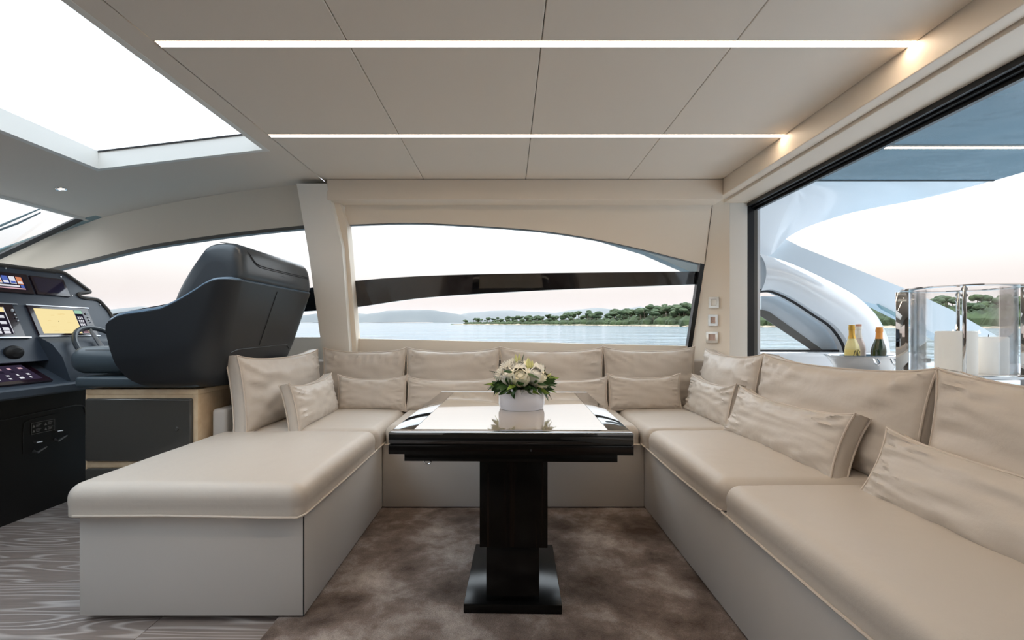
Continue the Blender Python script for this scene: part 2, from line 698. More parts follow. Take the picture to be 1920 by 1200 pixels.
# floor: slab and limed oak planks
fl = struct(MB().box(-4.8, 1.9, YB, 4.0, -.08, -.012).build('floor', 'dark_gap', smooth=0), 'wide limed oak planks laid across the saloon')
rnd = random.Random(4)
row = 0
y = 2.125 - .219 * 10
while y < 3.9:
    y1 = min(y + .219, 3.95)
    cuts = [-2.90, -2.90 + .9 + .9 * rnd.random()]
    while cuts[-1] < .4:
        cuts.append(cuts[-1] + 1.5 + .5 * rnd.random())
    cuts.append(1.85)
    for a, b_ in zip(cuts, cuts[1:]):
        MB().box(a + .001, b_ - .001, y + .001, y1 - .001, -.012, 0, .0012, 1).build('plank', 'limed_oak', fl, smooth=0)
    y = y1

# flat ceiling: panels between thin grooves and the two light strips
ce = struct(MB().box(PANEL_L, PANEL_R, YB, 3.75, CEIL + .014, CEIL + .06).build('ceiling', 'ceiling_groove', smooth=0), 'pale fabric ceiling panels with thin shadow joints')
LED_Y = [0.971, 1.828, 2.685]
xs_p = [PANEL_L, -.608, .1255, .859, PANEL_R]
ys_p = [YB] + LED_Y + [3.56]
for i in range(len(ys_p) - 1):
    ya = ys_p[i] + (.0 if i == 0 else .022)
    yb = ys_p[i + 1] - (.0 if i == len(ys_p) - 2 else .022)
    for a, b_ in zip(xs_p, xs_p[1:]):
        MB().box(a + .0015, b_ - .0015, ya, yb, CEIL, CEIL + .014, .003, 1).build('ceiling_panel', 'ceiling_fabric', ce, smooth=0)
for i, yl in enumerate(LED_Y):
    lab = ['warm ceiling light strip just above the viewer',
           'warm white light strip across the ceiling, nearer the viewer', 'warm white light strip across the ceiling, nearer the window'][i]
    t = thing('ceiling_light_strip', lab, 'light strip', (.1, yl, CEIL), group='ceiling light strips')
    MB().box(PANEL_L + .004, PANEL_R - .002, yl - .019, yl + .019, CEIL + .003, CEIL + .010).build('diffuser', 'led', t, smooth=0)
    m = MB()
    m.box(PANEL_L + .002, PANEL_R, yl - .022, yl - .019, CEIL, CEIL + .013)
    m.box(PANEL_L + .002, PANEL_R, yl + .019, yl + .022, CEIL, CEIL + .013)
    m.build('channel', 'cream_trim', t, smooth=0)


# sloping forward ceiling with the skylight
def fwd_z(x):
    t = max(0.0, (PANEL_L - x) / 1.81)
    return CEIL - .25 * t ** 1.5


SK = dict(x0=-2.45, x1=-1.47, y0=-.6, y1=2.87)
cf = MB()


def ceil_patch(mb, xa, xb, ya, yb, n=10, edge=None):
    rows_b, rows_t = [], []
    for j in range(2):
        rb, rt = [], []
        for i in range(n + 1):
            x = lerp(xa, xb, i / n)
            z = fwd_z(x)
            yy = (ya, yb)[j]
            if edge and j == 1:
                yy = wall_y(z) + .02
            rb.append((x, yy, z))
            rt.append((x, yy, z + .05))
        rows_b.append(rb)
        rows_t.append(rt)
    mb.grid(rows_b)
    mb.grid(rows_t[::-1])


ceil_patch(cf, -3.15, PANEL_L, SK['y1'], 3.6, 24, edge=True)
ceil_patch(cf, -3.15, SK['x0'], SK['y0'], SK['y1'], 10)
ceil_patch(cf, SK['x1'], PANEL_L, SK['y0'], SK['y1'], 4)
ceil_patch(cf, -3.15, PANEL_L, YB, SK['y0'], 24)
struct(cf.build('ceiling_forward', 'ceiling_fabric', smooth=40), 'pale headliner sloping down around the skylight')
# skylight coaming and glass
sk = MB()
for (xa, xb, ya, yb) in ((SK['x0'], SK['x1'], SK['y1'], SK['y1'] + .03), (SK['x0'], SK['x1'], SK['y0'] - .03, SK['y0']),
                         (SK['x0'] - .03, SK['x0'], SK['y0'] - .03, SK['y1'] + .03), (SK['x1'], SK['x1'] + .03, SK['y0'] - .03, SK['y1'] + .03)):
    vs = []
    for (x, yy) in ((xa, ya), (xb, ya), (xb, yb), (xa, yb)):
        vs.append((x, yy, fwd_z(x) - .001))
    for (x, yy) in ((xa, ya), (xb, ya), (xb, yb), (xa, yb)):
        vs.append((x, yy, fwd_z(x) + .105))
    sk.add(vs, [(0, 3, 2, 1), (4, 5, 6, 7), (0, 1, 5, 4), (1, 2, 6, 5), (2, 3, 7, 6), (3, 0, 4, 7)])
win4 = struct(sk.build('window_4', 'white_lacquer', smooth=0), 'large skylight opening with a white coaming')
m = MB()
rows = [[(lerp(SK['x0'] - .03, SK['x1'] + .03, i / 8), yy, fwd_z(lerp(SK['x0'] - .03, SK['x1'] + .03, i / 8)) + .112) for i in range(9)] for yy in (SK['y0'] - .03, SK['y1'] + .03)]
m.grid(rows)
m.build('pane', 'skylight_glass', win4, smooth=0)
m = MB()
m.box(SK['x0'], SK['x1'], SK['y1'] - .006, SK['y1'], 0, .008)
m.v = [(x, yy, z + fwd_z(x) + .098) for x, yy, z in m.v]
m.build('gasket', 'rubber', win4, smooth=0)

# ---- side wall with the big window, in pieces around the openings
W = on_wall
arc_main = [W(*p) for p in ((650, 421), (760, 417.5), (860, 421), (1000, 431), (1100, 445), (1200, 466), (1260, 481), (1320, 496))]
arc_main = [tuple(p) for p in spline([Vector((a, b_, 0)) for a, b_ in arc_main], 6)]
arc_main = [(a, b_) for a, b_, _ in arc_main]
pillar_x = W(640, 500)[0]
wl_ = MB()
# over the main window (blind panel)
top = [(x, 2.12) for x, z in arc_main]
wl_.strip(top, arc_main, wallfn(0), wallfn(-.05))
wb = struct(wl_.build('wall_back', 'cream_panel', smooth=30), 'cream side wall framing the long saloon window')
# under the main window
sill = [W(640, 634), W(668, 635), W(1000, 642), W(1297, 649)]
MB().strip(sill, [(x, 0.0) for x, z in sill], wallfn(0), wallfn(-.05)).build('sill_panel', 'cream_panel', wb, smooth=30)
# splayed panel between window and aft door post
WR0, WR1 = W(1297, 649), W(1320, 496)


def win_right(z):
    t = (z - WR0[1]) / (WR1[1] - WR0[1])
    return lerp(WR0[0], WR1[0], max(-.3, min(1.0, t)))


def splay(t, z, off=0.0):
    xa, ya = win_right(z), wall_y(max(z, .0))
    return (lerp(xa, 1.66, t) - off * .5, lerp(ya, 3.60, t) - off, z)


def on_splay(px, py, off=0.0):
    lo, hi = 0.0, 1.0
    z = EYE
    for _ in range(40):
        t = (lo + hi) / 2
        for _ in range(3):
            p = splay(t, z)
            z = EYE - (py - CY) * p[1] / F
        if CX + F * p[0] / p[1] < px:
            lo = t
        else:
            hi = t
    return splay(t, z, off)


zs_ = [0, .6, WR0[1], 1.2, 1.4, WR1[1], 1.75, 1.9, 2.10]
MB().grid([[splay(t / 4, z) for z in zs_] for t in range(5)]).grid([[(q[0], q[1] + .05, q[2]) for q in [splay(t / 4, z) for z in zs_]] for t in range(4, -1, -1)]).build('trim_6', 'cream_panel', None, smooth=30)['kind'] = 'structure'
m = MB()
m.tube([splay(.03, z, .0015) for z in (1.62, 1.75, 1.9, 2.05)], .0022, n=6)
m.build('panel_joint', 'ceiling_groove', wb)
m = MB()
a, b_ = W(640, 382.5, .001), W(1338, 382.5, .001)
m.tube([(a[0], wall_y(a[1]) - .001, a[1]), (b_[0], wall_y(b_[1]) - .001, b_[1])], .002, n=6)
m.build('panel_joint', 'ceiling_groove', wb)

# main window: rubber frame, pane, dark band
win1 = struct(MB().prism([W(644, 418), W(651, 420), W(669, 637), W(663, 637)], wallfn(.004), wallfn(-.05)).build('window_1', 'black_frame', smooth=0), 'long saloon window with curved head and black edge')
MB().prism([W(1313, 494), W(1322, 496), W(1301, 652), W(1289, 652)], wallfn(.004), wallfn(-.05)).build('window_frame', 'black_frame', win1, smooth=0)
fr_low = [(x, z) for x, z in arc_main]
MB().strip(fr_low, [(x, z - .005) for x, z in fr_low], wallfn(-.01), wallfn(-.05)).build('window_frame', 'dark_trim', win1, smooth=30)
pane = [W(1292, 650), W(664, 636)] + [(x, z + .01) for x, z in arc_main]
MB().prism(pane, wallfn(-.03), wallfn(-.036)).build('pane', 'pane_glass', win1, smooth=0)


def band(name, tp, bt, parent):
    n = 24
    def samp(pts):
        s = spline([Vector((*W(*p), 0)) for p in pts], 24)
        return [(s[int(round(i * (len(s) - 1) / n))].x, s[int(round(i * (len(s) - 1) / n))].y) for i in range(n + 1)]
    return MB().strip(samp(tp), samp(bt), wallfn(-.037), wallfn(-.060)).build(name, 'black_glass', parent, smooth=30)


band('dark_band', ((655, 526), (760, 518), (900, 513), (1100, 510), (1314, 508)),
     ((668, 575), (800, 557), (990, 545), (1150, 538), (1314, 532)), win1)
# outside brow over the after corner of the window
MB().prism([at_depth(1110, 440, 4.1), at_depth(1345, 470, 4.1), at_depth(1345, 530, 4.1), at_depth(1288, 508, 4.1), at_depth(1210, 474, 4.1), at_depth(1130, 450, 4.1)],
           lambda x, z: (x, 4.08, z), lambda x, z: (x, 4.2, z)).build('brow', 'grey_brow', win1, smooth=0)

# window beside the helm
arc2 = [W(*p) for p in ((636, 420), (600, 421), (575, 423), (467, 434), (367, 447), (267, 463), (167, 487), (90, 505), (0, 528))][::-1]
arc2 = [W(-90, 555)] + arc2
a2 = [(p.x, p.y) for p in spline([Vector((a, b_, 0)) for a, b_ in arc2], 6)]
upper = []
for x, z in a2:
    if x > -3.07:
        upper.append((x, fwd_z(x) + .012))
    else:
        upper.append((x, fwd_z(-3.07) + .012 + (x + 3.07) * .305))
wfwd = struct(MB().strip(upper, a2, wallfn(0), wallfn(-.04)).build('wall_forward', 'cream_panel', smooth=30), 'pale curved wall panel above the helm side window')
win2 = struct(MB().strip([(x, z + .002) for x, z in a2], [(x, z - .022) for x, z in a2], wallfn(.006), wallfn(-.045)).build('window_2', 'dark_trim', smooth=30), 'helm side window with arched dark trim')
zb2 = 1.045
MB().prism([(a2[-1][0], zb2), (a2[0][0], zb2)] + a2, wallfn(-.03), wallfn(-.036)).build('pane', 'pane_glass', win2, smooth=0)
band('dark_band', ((200, 589), (345, 563), (450, 551), (560, 541), (640, 530)), ((200, 612), (345, 600), (450, 592), (560, 584), (640, 579)), win2)
xl = a2[0][0]
MB().strip([(xl, 1.06), (-1.45, 1.06)], [(xl, 0), (-1.45, 0)], wallfn(0), wallfn(-.05)).build('sill_panel', 'white_lacquer', wfwd, smooth=0)
# A-pillar trim
p0, p1 = (-3.06, fwd_z(-3.06)), (-4.6, fwd_z(-3.07) - (4.6 - 3.07) * .305)
tr1 = struct(MB().prism([(p0[0], p0[1] + .01), (p1[0], p1[1] + .01), (p1[0], p1[1] - .0), (p0[0], p0[1] - .0)], wallfn(.06), wallfn(-.06)).build('trim_1', 'teal_edge', smooth=0), 'grey green edge along the windscreen pillar')
# windscreen, raked forward from the front edge of the headliner
ws = MB()


def ws_pt(x, yy, off=0):
    return (x, yy, 1.955 + .42 * (x + 3.15) + off)


ws.add([ws_pt(-4.75, YB), ws_pt(-3.15, YB), ws_pt(-3.15, 3.62), ws_pt(-4.75, 3.75)], [(0, 1, 2, 3)])
m = MB()
m.tube([ws_pt(-3.16, YB, 0), ws_pt(-3.16, 3.6, 0)], .018, n=6)
win3 = struct(m.build('window_3', 'white_lacquer'), 'raked windscreen glass ahead of the helm')
ws.build('pane', 'pane_glass', win3, smooth=0)
MB().tube([ws_pt(-3.17, 3.56, 0), ws_pt(-4.75, 3.68, 0)], .02, n=6).build('window_frame', 'rubber', win3)
wp = thing('windscreen_wiper', 'grey windscreen wiper lying on the raked glass', 'wiper', ws_pt(-3.4, 3.32, .03))
MB().tube([ws_pt(-3.22, 3.315, .035), ws_pt(-3.55, 3.32, .035), ws_pt(-4.1, 3.2, .035)], [.004, .008, .012]).build('arm', 'wiper_grey', wp)
MB().tube([ws_pt(-3.25, 3.335, .02), ws_pt(-3.42, 3.345, .018), ws_pt(-3.95, 3.30, .02)], [.004, .007, .006]).build('blade', 'rubber', wp)

# leaning pillar between the two windows
tr2 = MB().prism([W(556, 344, .13), W(612, 344, .13), W(641, 462, .13), W(655, 655, .13), W(655, 800, .13), W(606, 800, .13), W(603, 650, .13), W(578, 470, .13)], wallfn(.13), wallfn(-.06)).build('trim_2', 'white_lacquer', smooth=25)
struct(tr2, 'pale pillar leaning between the two side windows')
MB().prism([W(612, 344, .10), W(625, 352, .10), W(650, 420, .06), W(668, 640, .06), W(668, 800, .06), W(655, 800, .10)], wallfn(.06), wallfn(-.05)).build('pillar_return', 'cream_panel', tr2, smooth=25)
# blind box over the window and aft beam
struct(MB().box(-1.30, 1.54, 3.44, 3.64, 2.052, CEIL - .002, .006, 2).build('trim_3', 'cream_trim', smooth=40), 'cream blind box along the top of the long window')
struct(MB().box(1.54, 1.61, YB, 3.56, 2.085, CEIL + .03, .005, 2).build('trim_4', 'cream_trim', smooth=40), 'cream beam along the aft edge of the ceiling')
struct(MB().box(1.614, 1.80, YB, 3.66, 2.07, CEIL + .03, .004, 2).build('trim_5', 'cream_trim', smooth=40), 'cream soffit above the aft door head')
# aft corner post and door frame
wr = struct(MB().box(1.66, 1.795, 3.60, 3.95, 0, 2.075, .004, 2).build('wall_right', 'white_lacquer', smooth=40), 'pale corner post beside the aft door')
MB().box(1.69, 1.795, YB, 3.62, 0, .88, .004, 2).build('low_wall', 'white_lacquer', wr, smooth=40)
dr = MB().box(1.795, 1.845, 3.60, 3.68, .3, 2.09).build('door_1', 'black_frame', smooth=0)
struct(dr, 'black framed aft door standing open to the cockpit')
MB().box(1.85, 1.875, 3.61, 3.69, .3, 2.09).build('jamb_rail', 'dark_trim', dr, smooth=0)
for (x0_, x1_, z0_) in ((1.795, 1.815, 2.045), (1.822, 1.842, 2.035), (1.85, 1.872, 2.018)):
    MB().box(x0_, x1_, YB, 3.68, z0_, 2.12).build('head_rail', 'black_frame', dr, smooth=0)
MB().box(1.797, 1.868, YB, 3.66, 2.052, 2.125).build('head_block', 'black_frame', dr, smooth=0)
MB().box(1.87, 1.90, 3.62, 3.70, .3, 2.08).build('outer_jamb', 'gelcoat', dr, smooth=0)
MB().box(1.872, 1.90, YB, 3.70, 2.04, 2.09).build('outer_head', 'gelcoat_grey', dr, smooth=0)

# unseen starboard side; wall tone and shortened window set the fill light
wfront = MB()
wfront.box(-4.8, 1.9, YB - .05, YB, 0, 1.03)
wfront.box(-4.8, 1.9, YB - .05, YB, 1.86, 2.3)
wfront.box(-1.75, 1.9, YB - .05, YB, 1.03, 1.86)
mat('fill_balance_wall', srgb(150, 136, 122), .5)
wst = struct(wfront.build('wall_front', 'fill_balance_wall', smooth=0), 'unseen starboard side wall, toned and cut to set the fill light')
MB().box(-4.7, -1.75, YB - .03, YB - .025, 1.03, 1.86).build('pane', 'pane_glass', wst, smooth=0)

# small recessed spotlight in the headliner
t = thing('recessed_spotlight', 'small round recessed spotlight in the sloping headliner', 'light', (-2.84, 3.05, fwd_z(-2.84)))
zc = fwd_z(-2.84)
m = MB().lathe([(.016, -.001), (.028, -.003), (.03, -.001), (.03, .01), (.016, .01)], (0, 0, 0), 24, close=True)
tl = math.atan((fwd_z(-2.80) - fwd_z(-2.88)) / .08)
m.v = [(-2.84 + x, 3.05 + yy, zc + z + x * math.tan(tl)) for x, yy, z in m.v]
m.build('rim', 'chrome', t)
m = MB().lathe([(.001, .0), (.015, .0), (.015, .006), (.001, .006)], (0, 0, 0), 20)
m.v = [(-2.84 + x, 3.05 + yy, zc + z - .0005 + x * math.tan(tl)) for x, yy, z in m.v]
m.build('lens', 'spot', t)

# light switches on the panel beside the window
for i, (py, ins, lab) in enumerate(((568, 0, 'topmost chrome framed wall switch with a plain pale rocker'),
                                    (601, 1, 'middle chrome framed wall socket with a pink insert'),
                                    (633, 2, 'lowest chrome framed wall switch with four pink keys'))):
    px0, px1 = ((1329, 1348), (1328, 1346), (1324, 1346))[i]
    py0, py1 = py + 10, py - 11
    t = thing('wall_switch', lab, 'switch', on_splay((px0 + px1) / 2, py0), group='wall switches by the aft door')
    bx_ = 4.5

    def slab(name, xa, xb, ya, yb_, o0, o1, material, parent):
        return MB().prism([(xa, ya), (xb, ya), (xb, yb_), (xa, yb_)], lambda px, py: on_splay(px, py, o1), lambda px, py: on_splay(px, py, o0)).build(name, material, parent, smooth=0)
    slab('frame', px0, px1, py0, py0 - bx_, 0, .014, 'switch_white', t)
    slab('frame', px0, px1, py1 + bx_, py1, 0, .014, 'switch_white', t)
    slab('frame', px0, px0 + bx_, py0 - bx_, py1 + bx_, 0, .014, 'switch_white', t)
    slab('frame', px1 - bx_, px1, py0 - bx_, py1 + bx_, 0, .014, 'switch_white', t)
    n = (1, 1, 4)[i]
    ww = (px1 - px0 - 2 * bx_) / n
    for k in range(n):
        xa = px0 + bx_ + k * ww
        key = slab('key', xa + .15, xa + ww - .15, py0 - bx_, py1 + bx_, 0, .007, 'switch_rose' if ins else 'label_white', t)
    if ins == 1:
        for dx, dy in ((-1.6, -2), (1.6, -2), (0, 2)):
            xc, yc = (px0 + px1) / 2 + dx, (py0 + py1) / 2 + dy
            slab('socket_hole', xc - .6, xc + .6, yc + .8, yc - .8, 0, .0078, 'switch_line', key)

# ------------------------------------------------------------------ rug
m = MB().rbox(-.88, 1.0, .2, 3.05, .0, .018, .008, 2, (8, 8, 1))
tag(m.build('rug', 'velvet_rug'), 'mottled brown velvet rug under the dark table', 'rug')

# ------------------------------------------------------------------ sectional sofa
XL, XR, YF = -.775, .84, 2.96         # inner faces of the U
ZB, ZT, ZS = .025, .405, .53          # base bottom, base top, seat top
so = thing('sectional_sofa', 'U-shaped beige leather sectional sofa around the dark table', 'sofa', (0, 2.9, 0))
# bases
MB().box(-1.63, XL - .0015, 1.824, 3.84, ZB, ZT, .003, 1).build('chaise_base', 'leather_grey_lit', so)
MB().box(XL + .0015, XR - .0015, YF, 3.84, ZB, ZT, .003, 1).build('back_base', 'leather_grey_lit', so)
MB().box(XR, 1.655, -1.4, 3.84, ZB, ZT, .003, 1).build('aft_base', 'leather_grey_lit', so)
MB().box(-1.6332, -1.6, 1.8235, 1.8245, ZB, ZT).build('panel_seam', 'dark_gap', so, smooth=0) if False else None
MB().box(XL - .0045, XL - .001, 1.8225, 1.826, ZB, ZT).build('corner_joint', 'dark_gap', so, smooth=0)
MB().box(-1.50, XL - .12, 1.95, 3.8, .0, ZB).build('plinth', 'dark_gap', so, smooth=0)
MB().box(XL - .1, XR + .1, YF + .1, 3.8, .018, ZB).build('plinth', 'dark_gap', so, smooth=0)
MB().box(1.02, 1.6, -1.35, 3.8, .0, ZB).build('plinth', 'dark_gap', so, smooth=0)


def crown(cx, cy, hx, hy, amt, seed, wr=.0015):
    def d(p, n):
        if n.z > .3:
            u, v = (p.x - cx) / hx, (p.y - cy) / hy
            k = max(0, 1 - u * u) * max(0, 1 - v * v)
            e = max(0, 1 - max(abs(u), abs(v))) * 6
            nn = noise.noise(Vector((p.x * 5 + seed, p.y * 5, seed)))
            edge = math.exp(-e)
            fold = noise.noise(Vector((p.x * 26 + seed, p.y * 26, seed * 2)))
            return p + Vector((0, 0, amt * k + wr * nn + wr * 1.2 * edge * fold))
        return p
    return d


def seat(x0, x1, y0, y1, seed, front, amt=.012, r=.055):
    m = MB().rbox(x0, x1, y0, y1, ZT + .002, ZS, r, 5, (22, 22, 3), crown((x0 + x1) / 2, (y0 + y1) / 2, (x1 - x0) / 2, (y1 - y0) / 2, amt, seed))
    # squarer lower edge: push the lower half out to the full outline
    zc = ZT + .075
    nv = []
    for x, yy, z in m.v:
        qx, qy = max(x0 + r, min(x1 - r, x)), max(y0 + r, min(y1 - r, yy))
        dx, dy = x - qx, yy - qy
        L = math.hypot(dx, dy)
        if z < zc and L > 1e-5:
            k = min(1.0, (zc - z) / .05)
            k = k * k * (3 - 2 * k)
            tgt = lerp(L, max(L, r * .97), k) if L > r * .25 else L
            x, yy = qx + dx / L * tgt, qy + dy / L * tgt
        nv.append((x, yy, z))
    m.v = nv
    s = m.build('seat_cushion', 'leather', so, smooth=60)
    MB().tube(front, .0045, n=6).build('piping', 'piping', s)
    return s


pz = ZT + .012
# chaise: front cushion and the corner one behind it
seat(-1.675, XL + .008, 1.79, 2.812, 1.3, [(-1.672, 2.8, pz), (-1.672, 1.85, pz), (-1.656, 1.812, pz - .002), (-1.62, 1.79, pz), (-1.3, 1.787, pz + .003), (-.9, 1.786, pz - .004), (XL - .012, 1.79, pz - .006), (XL + .01, 1.81, pz), (XL + .010, 2.3, pz - .004), (XL + .010, 2.81, pz)], .018)
seat(-1.675, XL + .008, 2.818, 3.80, 2.1, [(XL + .010, 2.82, pz), (XL + .010, 3.0, pz)], .010)
seat(XL + .014, XR - .03, 2.93, 3.80, 3.7, [(XL + .02, 2.928, pz), (0, 2.926, pz), (XR - .035, 2.928, pz)], .010)
seat(XR - .024, 1.60, 2.838, 3.80, 4.4, [(XR - .026, 2.84, pz), (XR - .026, 2.95, pz)], .010)
seat(XR - .024, 1.60, 1.845, 2.832, 5.2, [(XR - .02, 1.842, pz), (XR - .027, 1.87, pz), (XR - .027, 2.3, pz - .006), (XR - .026, 2.82, pz)], .018)
seat(XR - .024, 1.60, .62, 1.839, 6.6, [(XR - .026, .64, pz), (XR - .027, 1.2, pz - .004), (XR - .026, 1.83, pz)], .018)
seat(XR - .024, 1.60, -1.38, .614, 7.6, [(XR - .026, -1.3, pz), (XR - .026, .6, pz)], .018)
# low side and back rests the cushions lean on
MB().box(-1.725, -1.64, 2.79, 3.80, .40, .655, .02, 3).build('side_rest', 'leather_grey_lit', so)
MB().box(-1.63, 1.64, 3.80, 3.90, .3, .88, .02, 3).build('back_rest', 'leather_grey_lit', so)
MB().box(1.60, 1.655, -1.4, 3.84, .3, .72, .02, 3).build('aft_rest', 'leather_grey_lit', so)


# ------------------------------------------------------------------ loose cushions
def pillow(name, label, cat, group, Wd, H, T, base, u, tilt, n_dir, seed, edge=.42, pull=.035, sag=.022, wr=.018, ears=.016, Nu=44, Nv=30):
    """boxed cushion: base = middle of the lower front edge, u = width direction, n_dir = facing direction (horizontal),
    tilt = lean backwards in radians"""
    u = Vector(u).normalized()
    nd = Vector(n_dir).normalized()
    vdir = Vector((0, 0, 1)) * math.cos(tilt) - nd * math.sin(tilt)
    ndir = nd * math.cos(tilt) + Vector((0, 0, 1)) * math.sin(tilt)
    e = T / 2 * edge
    c0 = Vector(base) + vdir * (H / 2) - ndir * (T / 2)
    rows_f, rows_b = [], []

    def outline(a, b):
        x = a * Wd / 2 * (1 - pull * (1 - b * b))
        yv = b * H / 2 * (1 - pull * .8 * (1 - a * a))
        if b > 0:
            yv -= sag * b * (1 - a * a) ** .8
        cr_ = (abs(a) * abs(b)) ** 6
        x += math.copysign(ears, a) * cr_ * .5
        yv += math.copysign(ears, b) * cr_ * .8
        return x, yv

    def sp(t):     # denser near the edges
        return math.sin(t * math.pi / 2) * .55 + t * .45
    for side, rows in ((1, rows_f), (-1, rows_b)):
        for j in range(Nv + 1):
            b = sp(-1 + 2 * j / Nv)
            r = []
            for i in range(Nu + 1):
                a = sp(-1 + 2 * i / Nu)
                x, yv = outline(a, b)
                k = ((1 - abs(a) ** 3.2) * (1 - abs(b) ** 3.2))
                h = e + (T / 2 - e) * max(0, k) ** .55
                if b < 0:
                    h += .010 * (-b) * k
                s = seed + side * 3.1
                ea, eb = abs(a) ** 3 * (1 - abs(a) ** 14), abs(b) ** 3 * (1 - abs(b) ** 14)
                f1 = noise.noise(Vector((a * 1.3 + s, b * 5.0 + a * b * 2.0, s)))
                f2 = noise.noise(Vector((a * 7.0 + a * b * 3.0, b * 1.2 + s, s + 4)))
                rg = lambda q: (1 - min(1, abs(q) * 2.6)) ** 2
                w = wr * (rg(f1) * ea + rg(f2) * eb) * 1.5 - wr * .5 * (ea + eb)
                w += wr * .55 * noise.noise(Vector((a * 3 + s, b * 3, s * .7)))
                diag = noise.noise(Vector(((a + b) * 2.2 + s, (a - b) * .7, s)))
                w += wr * .5 * rg(diag) * (abs(a * b)) ** .7
                h += w * (1 - (max(abs(a), abs(b))) ** 20)
                r.append(c0 + u * x + vdir * yv + ndir * (side * h))
            rows.append(r)
    m = MB()
    m.grid(rows_f)
    m.grid([r[::-1] for r in rows_b])

    def loop(rows):
        l = [rows[0][i] for i in range(Nu + 1)]
        l += [rows[j][Nu] for j in range(1, Nv + 1)]
        l += [rows[Nv][i] for i in range(Nu - 1, -1, -1)]
        l += [rows[j][0] for j in range(Nv - 1, 0, -1)]
        return l
    lf, lb = loop(rows_f), loop(rows_b)
    ctr = c0
    mids = []
    for q in (.25, .5, .75):
        ring = []
        for i_, (pf, pb) in enumerate(zip(lf, lb)):
            p = pf.lerp(pb, q)
            out = (p - ctr)
            out -= ndir * out.dot(ndir)
            bulge = .006 + .005 * noise.noise(Vector((i_ * .23 + seed, q * 2, seed)))
            ring.append(p + out.normalized() * bulge)
        mids.append(ring)
    rings = [lf] + mids + [lb]
    m.grid([r for r in rings], closed_u=True)
    zmin = min(p[2] for p in m.v)
    o = bpy.data.objects
    pil = m
    # weld seams
    me_o = pil.build(name, 'leather', None, smooth=55, base=(Vector(base) - ndir * T / 2))
    bm = bmesh.new()
    bm.from_mesh(me_o.data)
    bmesh.ops.remove_doubles(bm, verts=bm.verts, dist=.0004)
    bmesh.ops.recalc_face_normals(bm, faces=bm.faces)
    bm.to_mesh(me_o.data)
    bm.free()
    tag(me_o, label, cat, group)
    for l, sgn in ((lf, 1), (lb, -1)):
        MB().tube([p + ndir * (.0015 * sgn) + (p - ctr).normalized() * .002 for p in l], .0042, closed=True, n=6).build('piping', 'piping', me_o)
    return me_o


BG, TG = 'beige leather back cushions', 'small beige leather throw pillows'
# back row, facing the viewer
yb = 3.655
for (xa, xb, H, lab, sd) in ((-1.445, -.805, .445, 'beige leather back cushion in the corner next to the pillar', 11.2),
                             (-.797, -.070, .450, 'beige leather back cushion under the window, second from the pillar', 12.9),
                             (-.062, .740, .452, 'beige leather back cushion under the window, right behind the flowers', 14.1),
                             (.748, 1.455, .455, 'beige leather back cushion under the window near the wall switches', 15.8)):
    pillow('back_cushion', lab, 'cushion', BG, xb - xa, H, .17, ((xa + xb) / 2, yb, ZS + .004), (1, 0, 0), .14, (0, -1, 0), sd)
# corner and aft row, facing the bow
xbk = 1.385
for (ya, yb2, H, lab, sd) in ((2.86, 3.69, .445, 'short beige back cushion in the corner below the switches', 21.3),
                              (1.705, 2.845, .445, 'long beige back cushion standing before the ice bucket', 22.7),
                              (.58, 1.692, .445, 'long beige back cushion cut off by the frame, before the lantern', 24.2)):
    pillow('back_cushion', lab, 'cushion', BG, yb2 - ya, H, .20, (xbk, (ya + yb2) / 2, ZS + .004), (0, 1, 0), .17, (-1, 0, 0), sd)
# big cushion on the chaise side
pillow('back_cushion', 'large beige leather cushion leaning on the low chaise side rest', 'cushion', BG, .96, .43, .17, (-1.41, 3.215, ZS + .006), (.075, 1, 0), .12, (1, -.075, 0), 31.5, wr=.020)
# throw pillows
pillow('throw_pillow', 'small beige pillow leaning on the large chaise cushion', 'pillow', TG, .72, .265, .13, (-1.20, 3.17, ZS + .006), (-.035, 1, 0), .20, (1, .035, 0), 41.2, wr=.013)
pillow('throw_pillow', 'small beige pillow on the bench in the corner next to the pillar', 'pillow', TG, .505, .245, .13, (-1.01, 3.50, ZS + .006), (1, 0, 0), .16, (0, -1, 0), wr=.013, seed=42.4)
pillow('throw_pillow', 'long beige pillow on the bench, partly behind the flowers and table', 'pillow', TG, .70, .235, .13, (-.40, 3.50, ZS + .006), (1, 0, 0), .16, (0, -1, 0), wr=.013, seed=43.6)
pillow('throw_pillow', 'long beige pillow on the bench, its end showing beside the flowers', 'pillow', TG, .68, .235, .13, (.395, 3.50, ZS + .006), (1, 0, 0), .16, (0, -1, 0), wr=.013, seed=44.9)
pillow('throw_pillow', 'small beige pillow on the bench below the switches', 'pillow', TG, .53, .255, .13, (1.01, 3.50, ZS + .006), (1, 0, 0), .16, (0, -1, 0), wr=.013, seed=45.3)
pillow('throw_pillow', 'short beige pillow in the corner of the aft bench', 'pillow', TG, .68, .255, .13, (1.275, 3.22, ZS + .006), (0, 1, 0), .2, (-1, 0, 0), 46.7)
pillow('throw_pillow', 'long beige pillow lying along the aft bench before the ice bucket', 'pillow', TG, .96, .265, .15, (1.235, 2.37, ZS + .006), (.02, 1, 0), .34, (-1, .02, 0), 47.1, wr=.018)
pillow('throw_pillow', 'long beige pillow lying along the aft bench, cut off by the frame', 'pillow', TG, 1.05, .25, .16, (1.215, 1.21, ZS + .006), (.02, 1, 0), .42, (-1, .02, 0), 48.8, wr=.018)

